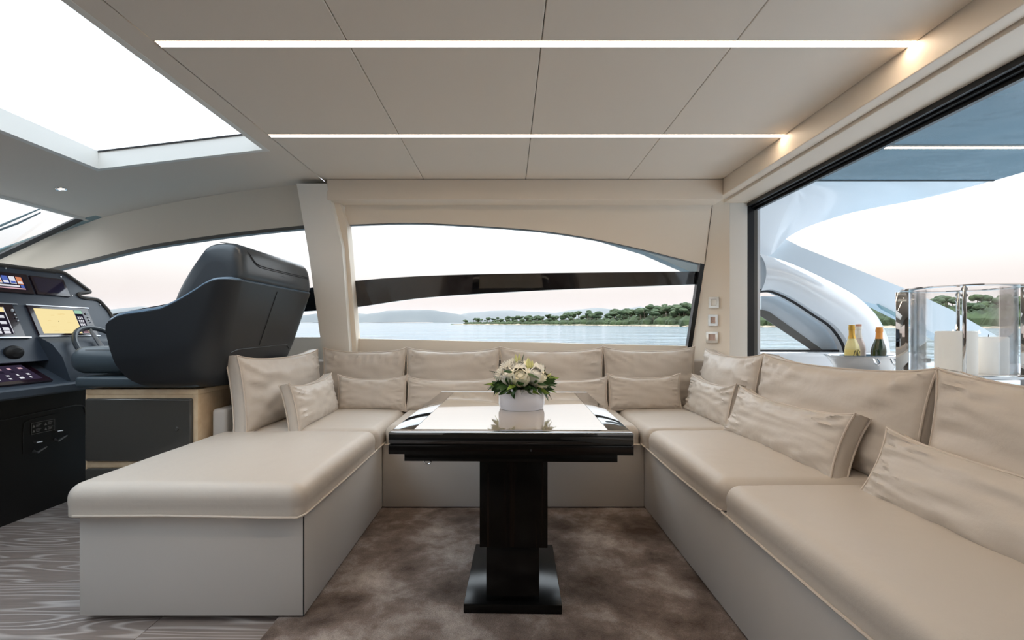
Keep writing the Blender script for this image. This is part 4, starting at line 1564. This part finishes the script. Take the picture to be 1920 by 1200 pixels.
# overhead
oh = struct(MB().prism([(1.9, YB), (4.0, YB), (3.95, 1.6), (3.82, 2.5), (3.74, 3.1), (3.70, 3.45), (3.682, 3.628), (1.9, 3.628)], lambda x, yy: (x, yy, 2.25), lambda x, yy: (x, yy, 2.31)).build('ceiling_cockpit', 'blue_grey_overhead', smooth=0), 'blue grey glossy overhang above the cockpit')
oh_t = []
MB().box(1.9, 3.68, 3.625, 3.645, 2.246, 2.30).build('dark_joint', 'black_frame', oh, smooth=0)
# moulded white edge sweeping down to the side
outer = [(3.95, 1.6, 2.26), (3.82, 2.5, 2.255), (3.74, 3.1, 2.25), (3.70, 3.45, 2.25), (3.68, 3.64, 2.25), (3.645, 3.85, 2.25), (3.57, 4.03, 2.243), (3.42, 4.14, 2.222), (3.21, 4.2, 2.19), (2.98, 4.2, 2.14), (2.78, 4.2, 2.08), (2.60, 4.2, 2.015), (2.46, 4.2, 1.94), (2.385, 4.2, 1.87), (2.325, 4.2, 1.80), (2.29, 4.2, 1.77)]
os_ = spline([Vector(p) for p in outer], 4)
# trim the dark overhead to the same tapering outline
m = MB()
rows_ = []
for p in os_:
    inner_y = 3.645
    if p.y <= inner_y + .02:
        continue
    I = Vector((p.x, inner_y, 2.252))
    Kc = Vector((p.x, min(p.y, 4.02) * .8 + inner_y * .2, 2.256))
    r = []
    for k in range(11):
        t = k / 10
        r.append((I * (1 - t) ** 2 + Kc * 2 * t * (1 - t) + p * t * t))
    rows_.append(r)
x_in = 1.90
first = rows_[0]
last = rows_[-1]
# run the last section forward to the door jamb
for xx in (2.20, 2.05, 1.9):
    r = []
    for k, q in enumerate(last):
        r.append(Vector((xx, q.y, q.z)))
    rows_.append(r)
m.grid(rows_)
m.grid([[q + Vector((0, .03, .05)) for q in r] for r in rows_][::-1])
m.grid([[r[-1] for r in rows_], [r[-1] + Vector((0, .03, .05)) for r in rows_]])
wing = m.build('roof_wing', 'gelcoat', None, smooth=60)
tag(wing, 'white moulded roof wing sweeping down to the ship side', 'roof wing')
# light strip in the overhang
t = thing('overhang_light_strip', 'warm light strip in the blue overhang above the cockpit', 'light strip', (3, 2.97, 2.25))
MB().box(2.28, 3.72, 2.955, 2.985, 2.244, 2.252).build('diffuser', 'led', t, smooth=0)
MB().box(2.27, 3.73, 2.95, 2.955, 2.243, 2.252).build('channel', 'cream_trim', t, smooth=0)

# far strut of the wing
far = [A(1430, 455, 4.35), A(1468, 449, 4.35), A(1500, 465, 4.35), A(1600, 505, 4.35), A(1700, 545, 4.35), A(1780, 582, 4.35), A(1860, 628, 4.35), A(1930, 690, 4.35), A(1930, 730, 4.35),
       A(1800, 655, 4.35), A(1712, 607, 4.35), A(1648, 575, 4.35), A(1560, 548, 4.35), A(1446, 500, 4.35), A(1430, 495, 4.35)]
fs_ = flat('wing_strut', far, 4.32, 4.46, 'gelcoat_grey')
tag(fs_, 'straight white strut slanting aft behind the lantern', 'strut')
flat('edge_seal', [A(1640, 570, 4.34), A(1712, 606, 4.34), A(1730, 616, 4.34), A(1730, 624, 4.34), A(1712, 613, 4.34), A(1650, 580, 4.34)], 4.30, 4.33, 'teal_edge', fs_, 0)
# near blade with rounded lower end: loft of a convex section between two edge curves
up_e = [(1425, 474), (1470, 488), (1510, 504), (1560, 528), (1605, 553), (1635, 578), (1655, 604), (1668, 635), (1674, 672), (1676, 705)]
lo_e = [(1425, 545), (1452, 545), (1490, 562), (1530, 588), (1560, 608), (1578, 628), (1590, 650), (1594, 672), (1594, 690), (1594, 705)]
ue = [Vector((*A(px, py, 4.0), 0)) for px, py in up_e]
le = [Vector((*A(px, py, 4.0), 0)) for px, py in lo_e]
us, ls = spline(ue, 5), spline(le, 5)
rows = []
for a, b_ in zip(us, ls):
    r = []
    for k in range(11):
        t = k / 10
        p = a.lerp(b_, t)
        r.append((p.x, 4.06 - .16 * math.sin(math.pi * (.06 + .80 * t)) ** .8, p.y))
    rows.append(r)
m = MB()
m.grid(rows)
m.grid([[(q[0], 4.14, q[2]) for q in r] for r in rows][::-1])
m.grid([[r[0] for r in rows], [(r[0][0], 4.14, r[0][2]) for r in rows]])
m.grid([[r[-1] for r in rows], [(r[-1][0], 4.14, r[-1][2]) for r in rows]])
blade = m.build('wing_fairing', 'gelcoat', None, smooth=60)
tag(blade, 'glossy white curved blade with rounded end behind the bottles', 'blade')
m = MB()
m.tube([(q.x, 4.05, q.y) for q in ls[:36]], .016, n=8)
m.build('rubber_seal', 'rubber', blade)
# glazed opening below the blade
pn = flat('inner_panel', [A(1425, 556, 4.2), A(1455, 556, 4.2), A(1500, 578, 4.2), A(1545, 606, 4.2), A(1572, 630, 4.2), A(1585, 660, 4.2), A(1535, 660, 4.2), A(1425, 586, 4.2)], 4.18, 4.23, 'gelcoat_grey', None, 0)
tag(pn, 'pale grey panel under the curved blade', 'panel')
flat('dark_strip', [A(1425, 580, 4.17), A(1441, 584, 4.17), A(1545, 658, 4.17), A(1524, 658, 4.17), A(1425, 592, 4.17)], 4.165, 4.175, 'dark_trim', pn, 0)
# coaming
m = MB().box(1.9, 3.35, 3.85, 4.5, .55, .935, .03, 3)
co = m.build('side_coaming', 'gelcoat', None)
tag(co, 'white cockpit side coaming below the sea view', 'coaming')
MB().box(1.9, 2.85, 4.12, 4.2, .935, .95).build('window_seal', 'rubber', co, smooth=0)
m = MB().box(3.35, 6.5, 4.3, 4.7, .1, .82, .03, 3)
tag(m.build('aft_bulwark', 'gelcoat', None), 'white bulwark running aft beyond the lantern', 'bulwark')
rl = thing('bulwark_rail', 'dark capping rail between blade and lantern', 'rail', (3.4, 4.5, .82))
MB().box(3.36, 3.95, 4.48, 4.56, .822, .86, .01, 2).build('rail', 'dark_trim', rl)
MB().tube([(3.5, 4.52, .815), (3.5, 4.52, .83)], .015, n=8).build('stanchion', 'chrome', rl)
# outside bar carrying bucket and lantern
bar = thing('cockpit_bar', 'white cockpit bar top carrying bucket and lantern', 'bar', (2.4, 2.8, 0))
MB().box(2.1, 2.75, 1.9, 3.6, .79, .825, .01, 2).build('top', 'gelcoat', bar)
MB().box(2.2, 2.65, 2.0, 3.5, 0, .79, .01, 2).build('body', 'gelcoat', bar)

# ice bucket
bx, by, bz = 2.40, 3.24, .8252
bk = thing('ice_bucket', 'polished oval steel ice bucket holding three bottles', 'bucket', (bx, by, bz))
SXB, SYB = 1.0, .62
m = MB().lathe([(.001, 0), (.15, 0), (.17, .01), (.215, .085), (.238, .112), (.252, .118), (.258, .121), (.252, .124), (.234, .118), (.205, .085), (.155, .012), (.001, .01)], (bx, by, bz), 48, SXB, SYB)
m.build('bowl', 'mirror_steel', bk)
for a0 in (-1.75, -1.25):
    px_, py_ = bx + .235 * math.cos(a0), by + .235 * SYB * math.sin(a0) - .012
    m = MB()
    m.tube([(px_ - .012, py_, bz + .105), (px_ - .016, py_ - .018, bz + .08), (px_, py_ - .022, bz + .066), (px_ + .016, py_ - .018, bz + .08), (px_ + .012, py_, bz + .105)], .006, n=8)
    m.build('grip', 'chrome', bk)


def bottle(label, x, yy, z0_, tilt, body, foil, foil_top, cork, neck_r=.016, body_r=.043, hh=.30):
    t = thing('wine_bottle', label, 'bottle', (x, yy, z0_), group='bottles in the ice bucket')
    sh = lambda m: [(px_ + (pz_ - z0_) * tilt[0], py_ + (pz_ - z0_) * tilt[1], pz_) for px_, py_, pz_ in m.v]
    m = MB().lathe([(.001, 0), (body_r, 0), (body_r, hh * .50), (body_r * .92, hh * .58), (neck_r * 1.35, hh * .74), (neck_r, hh * .82), (neck_r * .95, hh * .97), (.001, hh * .97)], (x, yy, z0_), 24)
    m.v = sh(m)
    b = m.build('glass_body', body, t)
    m = MB().lathe([(neck_r * 1.5, hh * foil), (neck_r * 1.12, hh * .82), (neck_r * 1.08, hh * .93), (neck_r * 1.2, hh * .935), (neck_r * 1.2, hh), (.001, hh), (.001, hh * .9), (neck_r * .9, hh * .9)], (x, yy, z0_), 20)
    m.v = sh(m)
    m.build('foil', foil_top, t)
    m = MB().lathe([(.001, hh * .995), (neck_r * 1.1, hh * .995), (neck_r * 1.15, hh * 1.045), (.001, hh * 1.05)], (x, yy, z0_), 16)
    m.v = sh(m)
    m.build('cork', cork, t)
    return t, b


z_b = bz + .012
b1, _ = bottle('pale yellow bottle with gold foil, beside the other two', 2.31, 3.22, z_b, (-.02, 0), 'wine_pale', .74, 'foil_gold', 'foil_gold')
m = MB().lathe([(.0435, .07), (.0435, .148)], (2.31, 3.22, z_b), 24)
m.v = [(px_ - (pz_ - z_b) * .02, py_, pz_) for px_, py_, pz_ in m.v]
m.f = m.f[:-2]
lb_ = m.build('label', 'label_yellow', b1)
m = MB()
for pts in ([(-.022, .10), (-.012, .145), (-.006, .11), (.002, .15), (.006, .105)], [(.010, .148), (.022, .135), (.012, .115), (.024, .10)]):
    m.tube([(2.31 + dx - .002, 3.22 - math.sqrt(.0445 ** 2 - dx * dx), z_b + dz) for dx, dz in pts], .0022, n=5)
m.build('script_lettering', 'ink', lb_)
b2, _ = bottle('clear rose bottle with pink cork, standing at the back', 2.405, 3.30, z_b, (.01, 0), 'wine_rose', .74, 'label_white', 'cork_pink', hh=.305)
b3, _ = bottle('dark green bottle with orange foil neck', 2.465, 3.20, z_b, (.03, 0), 'wine_green', .62, 'foil_orange', 'foil_orange', neck_r=.0175, hh=.285)

# candle lantern
lx, ly, lz = 2.36, 2.50, .8252
ln = thing('candle_lantern', 'large hurricane lantern of glass and mirror steel posts', 'lantern', (lx, ly, lz))
LR = .205
m = MB().lathe([(LR + .03, .0), (LR + .04, .004), (LR + .04, .016), (LR + .03, .02), (LR - .05, .02), (LR - .05, .0)], (lx, ly, lz + .05), 48, close=True)
m.build('base_ring', 'chrome', ln)
MB().lathe([(.001, 0), (LR + .0, 0), (LR + .0, .006), (.001, .006)], (lx, ly, lz + .062), 48).build('base_plate', 'mirror_steel', ln)
m = MB().lathe([(LR, .0), (LR, .425), (LR - .004, .425), (LR - .004, .0)], (lx, ly, lz + .072), 56, close=True)
m.build('glass_cylinder', 'lantern_glass', ln)
for k, dg in enumerate((136, 229, 318, 50)):
    a0 = math.radians(dg)
    wide = .028
    rot = Matrix.Translation((lx + (LR + .034) * math.cos(a0), ly + (LR + .034) * math.sin(a0), lz)) @ Matrix.Rotation(a0, 4, 'Z')
    m = MB().box(-wide, wide, -.007, .007, 0, .50, .002, 1)
    m.v = [tuple(rot @ Vector(p)) for p in m.v]
    po = m.build('post', 'mirror_steel', ln)
    for dz in (.455, .485):
        m = MB().tube([(-wide * .7, 0, dz), (wide * .7, 0, dz)], .012, n=10)
        m.v = [tuple(rot @ Vector(p)) for p in m.v]
        m.build('bolt', 'chrome', po)
m = MB().lathe([(LR + .045, 0), (LR + .045, .006), (LR - .012, .006), (LR - .012, 0)], (lx, ly, lz + .502), 56, close=True)
m.build('top_ring', 'chrome', ln)
for (dx, dy, r_, h, lab) in ((-.075, -.05, .082, .215, 'tallest white pillar candle inside the lantern'),
                             (.02, .07, .075, .19, 'white pillar candle at the back of the lantern'),
                             (.10, -.04, .075, .185, 'white pillar candle next to the aft lantern post')):
    c = (lx + dx, ly + dy, lz + .0685)
    t = thing('pillar_candle', lab, 'candle', c, group='candles in the lantern')
    MB().lathe([(.001, 0), (r_, 0), (r_, h - .004), (r_ - .005, h), (r_ * .5, h - .006), (.001, h - .008)], c, 32).build('wax_body', 'glowing_wax', t)
    MB().tube([(c[0], c[1], c[2] + h - .01), (c[0] + .002, c[1], c[2] + h + .012)], .0016, n=5).build('wick', 'wick', t)
    if dx < .09:
        MB().lathe([(.0005, 0), (.004, .004), (.0045, .009), (.002, .02), (.0004, .026)], (c[0] + .002, c[1], c[2] + h + .008), 10).build('flame', 'flame', t)

# ------------------------------------------------------------------ sea and shore (the ship heels a little, so the sea surface tilts)
TILT = (622.0 - 605.0) / 900.0
EYE_SEA = 3.2


def sea_z(yy):
    return EYE - EYE_SEA + TILT * yy


S = 14000.0
m = MB()
m.add([(-S, -S, sea_z(-S)), (S, -S, sea_z(-S)), (S, S, sea_z(S)), (-S, S, sea_z(S))], [(0, 1, 2, 3)])
sea = m.build('sea', 'sea_water', None, smooth=0, base=(0, 0, sea_z(0)))
tag(sea, 'calm pale blue sea out to the horizon', 'sea', kind='stuff')


def hill(label, px0, px1, D, prof, depth, material, seed):
    """ridge whose skyline follows prof: list of (px, py)"""
    n = 90
    m = MB()
    rows = []
    for j in range(7):
        t = j / 6
        r = []
        for i in range(n + 1):
            px = lerp(px0, px1, i / n)
            py = interp(px, prof)
            top = (605 - py) / F * (D + depth * .5)
            yy = D + depth * t
            hgt = top * math.sin(math.pi * (.02 + .96 * t)) ** .8
            hgt *= 1 + .10 * noise.noise(Vector((px * .02 + seed, t * 3, seed)))
            r.append(((px - CX) * (D + depth * .5) / F + 20 * noise.noise(Vector((px * .05, t * 4, seed))), yy, sea_z(yy) + max(-3, hgt - (4 if t in (0, 1) else 0))))
        rows.append(r)
    m.grid(rows)
    o = m.build('hill', material, None, smooth=80)
    tag(o, label, 'hill', 'hills across the bay')
    return o


hill('low blue hill across the bay, seen past the pillar', 560, 905, 3200, [(560, 592), (600, 586), (640, 583), (690, 588), (720, 584), (770, 580.5), (800, 581), (830, 584), (860, 588), (880, 594), (905, 605)], 500, 'far_hill', 1.0)
hill('faint distant ridge behind the wooded headland', 820, 1420, 5200, [(820, 600), (880, 586), (960, 582), (1040, 587), (1080, 580), (1120, 576), (1160, 580), (1200, 575), (1260, 582), (1420, 590)], 700, 'far_hill', 2.0)
hill('far blue hill seen between console and helm seat', 60, 420, 3600, [(60, 596), (150, 590), (205, 580), (235, 576), (262, 573), (300, 577), (350, 588), (420, 600)], 500, 'far_hill', 3.0)

# wooded headland
path = [(845, 760), (905, 690), (1000, 600), (1100, 510), (1200, 440), (1300, 385), (1400, 350), (1500, 325), (1650, 300), (1750, 285), (1850, 270), (1980, 255)]


def head_pt(px, back):
    D = interp(px, path) + back
    x = (px - CX) * interp(px, path) / F * (D / interp(px, path))
    return x, D


def ground_h(px, back):
    k = interp(px, [(845, .3), (900, .8), (1000, 2.2), (1150, 4.5), (1300, 7.5), (1500, 9.0), (1980, 11.0)])
    t = min(1, back / 70.0)
    return .6 + k * (t ** .7)


m = MB()
rows = []
for back in (-3, 0, 6, 14, 26, 42, 62, 90, 130):
    r = []
    for i in range(110):
        px = lerp(845, 1980, i / 109)
        x, D = head_pt(px, back + 3 * noise.noise(Vector((px * .03, 1, 2))))
        h = ground_h(px, max(0, back)) * (1 if back < 100 else .3) + .5 * noise.noise(Vector((px * .2, back * .1, 5)))
        r.append((x, D, sea_z(D) + (h if back >= 0 else -1)))
    rows.append(r)
m.grid(rows)
hd = m.build('headland', 'scrub', None, smooth=80)
tag(hd, 'green wooded headland running out into the sea', 'headland')
m = MB()
rows = []
for back, hh_ in ((-4, -1), (-2.5, .5), (0, .9), (3, 1.1), (4, .2)):
    r = []
    for i in range(140):
        px = lerp(850, 1980, i / 139)
        x, D = head_pt(px, back + 3 * noise.noise(Vector((px * .03, 1, 2))))
        r.append((x, D, sea_z(D) + hh_ * (1 + .9 * noise.noise(Vector((px * .3, back, 1)))) + (0.0 if hh_ < 0 else .1)))
    rows.append(r)
m.grid(rows)
m.build('shore_rocks', 'rock', hd, smooth=40)['kind'] = 'stuff'


def crown_mesh(name, seed, flatness, material):
    bm = bmesh.new()
    rr = random.Random(seed)
    for k in range(6):
        a = rr.uniform(0, 6.28)
        d = rr.uniform(0, .55) if k else 0
        mt = Matrix.Translation((math.cos(a) * d, math.sin(a) * d, rr.uniform(-.08, .14))) @ Matrix.Diagonal((rr.uniform(.4, .62), rr.uniform(.4, .62), rr.uniform(.24, .4) * flatness, 1))
        bmesh.ops.create_icosphere(bm, subdivisions=2, radius=1, matrix=mt)
    for v in bm.verts:
        v.co += v.co.normalized() * .10 * noise.noise(v.co * 4.5 + Vector((seed, 0, 0)))
    me = bpy.data.meshes.new(name)
    bm.to_mesh(me)
    bm.free()
    me.materials.append(MATS[material])
    return me


crowns = [crown_mesh('crown', 3, .75, 'pine'), crown_mesh('crown', 5, .85, 'pine'), crown_mesh('crown', 8, 1.2, 'pine_light'), crown_mesh('crown', 9, .6, 'pine')]
tm = MB().tube([(0, 0, -1), (.05, 0, -.5), (0, .03, 0)], [.045, .035, .03], n=5)
trunk_me = bpy.data.meshes.new('trunk')
trunk_me.from_pydata(tm.v, [], tm.f)
trunk_me.materials.append(MATS['trunk'])
rt = random.Random(21)


KINDS = ('broad dark umbrella pine', 'dense dark umbrella pine', 'pale rounded pine', 'flat-topped dark pine')


def tree(px, back, height, width, kind, where):
    x, D = head_pt(px, back)
    zg = sea_z(D) + ground_h(px, back)
    t = thing('pine_tree', KINDS[kind] + ' ' + where, 'tree', (x, D, zg - .3), group=KINDS[kind] + 's ' + where)
    cr_ = bpy.data.objects.new('crown', crowns[kind])
    COL.objects.link(cr_)
    cr_.parent = t
    cr_.location = (0, 0, height - width * .28)
    cr_.rotation_euler = (0, 0, rt.uniform(0, 6.28))
    cr_.scale = (width * .5, width * .5, width * .62)
    tk = bpy.data.objects.new('trunk', trunk_me)
    COL.objects.link(tk)
    tk.parent = t
    tk.location = (0, 0, height - width * .28)
    tk.scale = (8, 8, height)


for k in range(190):
    px = 868 + (1306 - 868) * rt.random() ** .85
    sc = interp(px, [(868, .62), (1000, .8), (1150, .95), (1300, 1.1)])
    tree(px, rt.uniform(10, 75), rt.uniform(9, 16.5) * sc, rt.uniform(8, 14) * sc, rt.choice((0, 1, 3)), 'on the far point of the headland' if px < 1060 else 'on the headland behind the long window')
for k in range(9):
    tree(rt.uniform(1428, 1500), rt.uniform(5, 50), rt.uniform(5, 8), rt.uniform(6, 10), rt.choice((0, 2)), 'ashore below the curved blade')
for k in range(80):
    px = rt.uniform(1625, 1970)
    tree(px, rt.uniform(12, 85), rt.uniform(8, 14), rt.uniform(7, 12), rt.choice((0, 1, 2, 2)), 'ashore behind the lantern')
# low scrub at the foot of the pines
bm = bmesh.new()
for k in range(1300):
    px = rt.uniform(870, 1975)
    if 1320 < px < 1425 or 1500 < px < 1625:
        continue
    back = rt.uniform(4, 70)
    x, D = head_pt(px, back)
    s = rt.uniform(2.5, 5.5) * interp(px, [(860, .5), (1000, .8), (1300, 1.15)])
    bmesh.ops.create_icosphere(bm, subdivisions=1, radius=1, matrix=Matrix.Translation((x, D, sea_z(D) + ground_h(px, back) + .2)) @ Matrix.Diagonal((s * 1.2, s, s * 1.15, 1)))
me = bpy.data.meshes.new('scrub')
bm.to_mesh(me)
bm.free()
me.materials.append(MATS['scrub'])
ob = bpy.data.objects.new('scrub', me)
COL.objects.link(ob)
ob.parent = hd
ob.location = -hd.location
ob['kind'] = 'stuff'

# sea haze between the headland and the far hills
hz = bpy.data.materials.new('sea_haze')
hz.use_nodes = True
nt = hz.node_tree
nt.nodes.clear()
ho = nt.nodes.new('ShaderNodeOutputMaterial')
hv = nt.nodes.new('ShaderNodeVolumeScatter')
hv.inputs['Color'].default_value = (.95, .93, .97, 1)
hv.inputs['Density'].default_value = .00008
nt.links.new(hv.outputs[0], ho.inputs['Volume'])
MATS['sea_haze'] = hz
m = MB()
y0_, y1_, hh_ = 1100, 7000, 160
m.add([(-9000, y0_, sea_z(y0_) + 1), (9000, y0_, sea_z(y0_) + 1), (9000, y1_, sea_z(y1_) + 1), (-9000, y1_, sea_z(y1_) + 1),
       (-9000, y0_, sea_z(y0_) + hh_), (9000, y0_, sea_z(y0_) + hh_), (9000, y1_, sea_z(y1_) + hh_), (-9000, y1_, sea_z(y1_) + hh_)],
      [(0, 3, 2, 1), (4, 5, 6, 7), (0, 1, 5, 4), (1, 2, 6, 5), (2, 3, 7, 6), (3, 0, 4, 7)])
tag(m.build('sea_haze', 'sea_haze', None, smooth=0), 'thin evening haze over the far side of the bay', 'haze', kind='stuff')
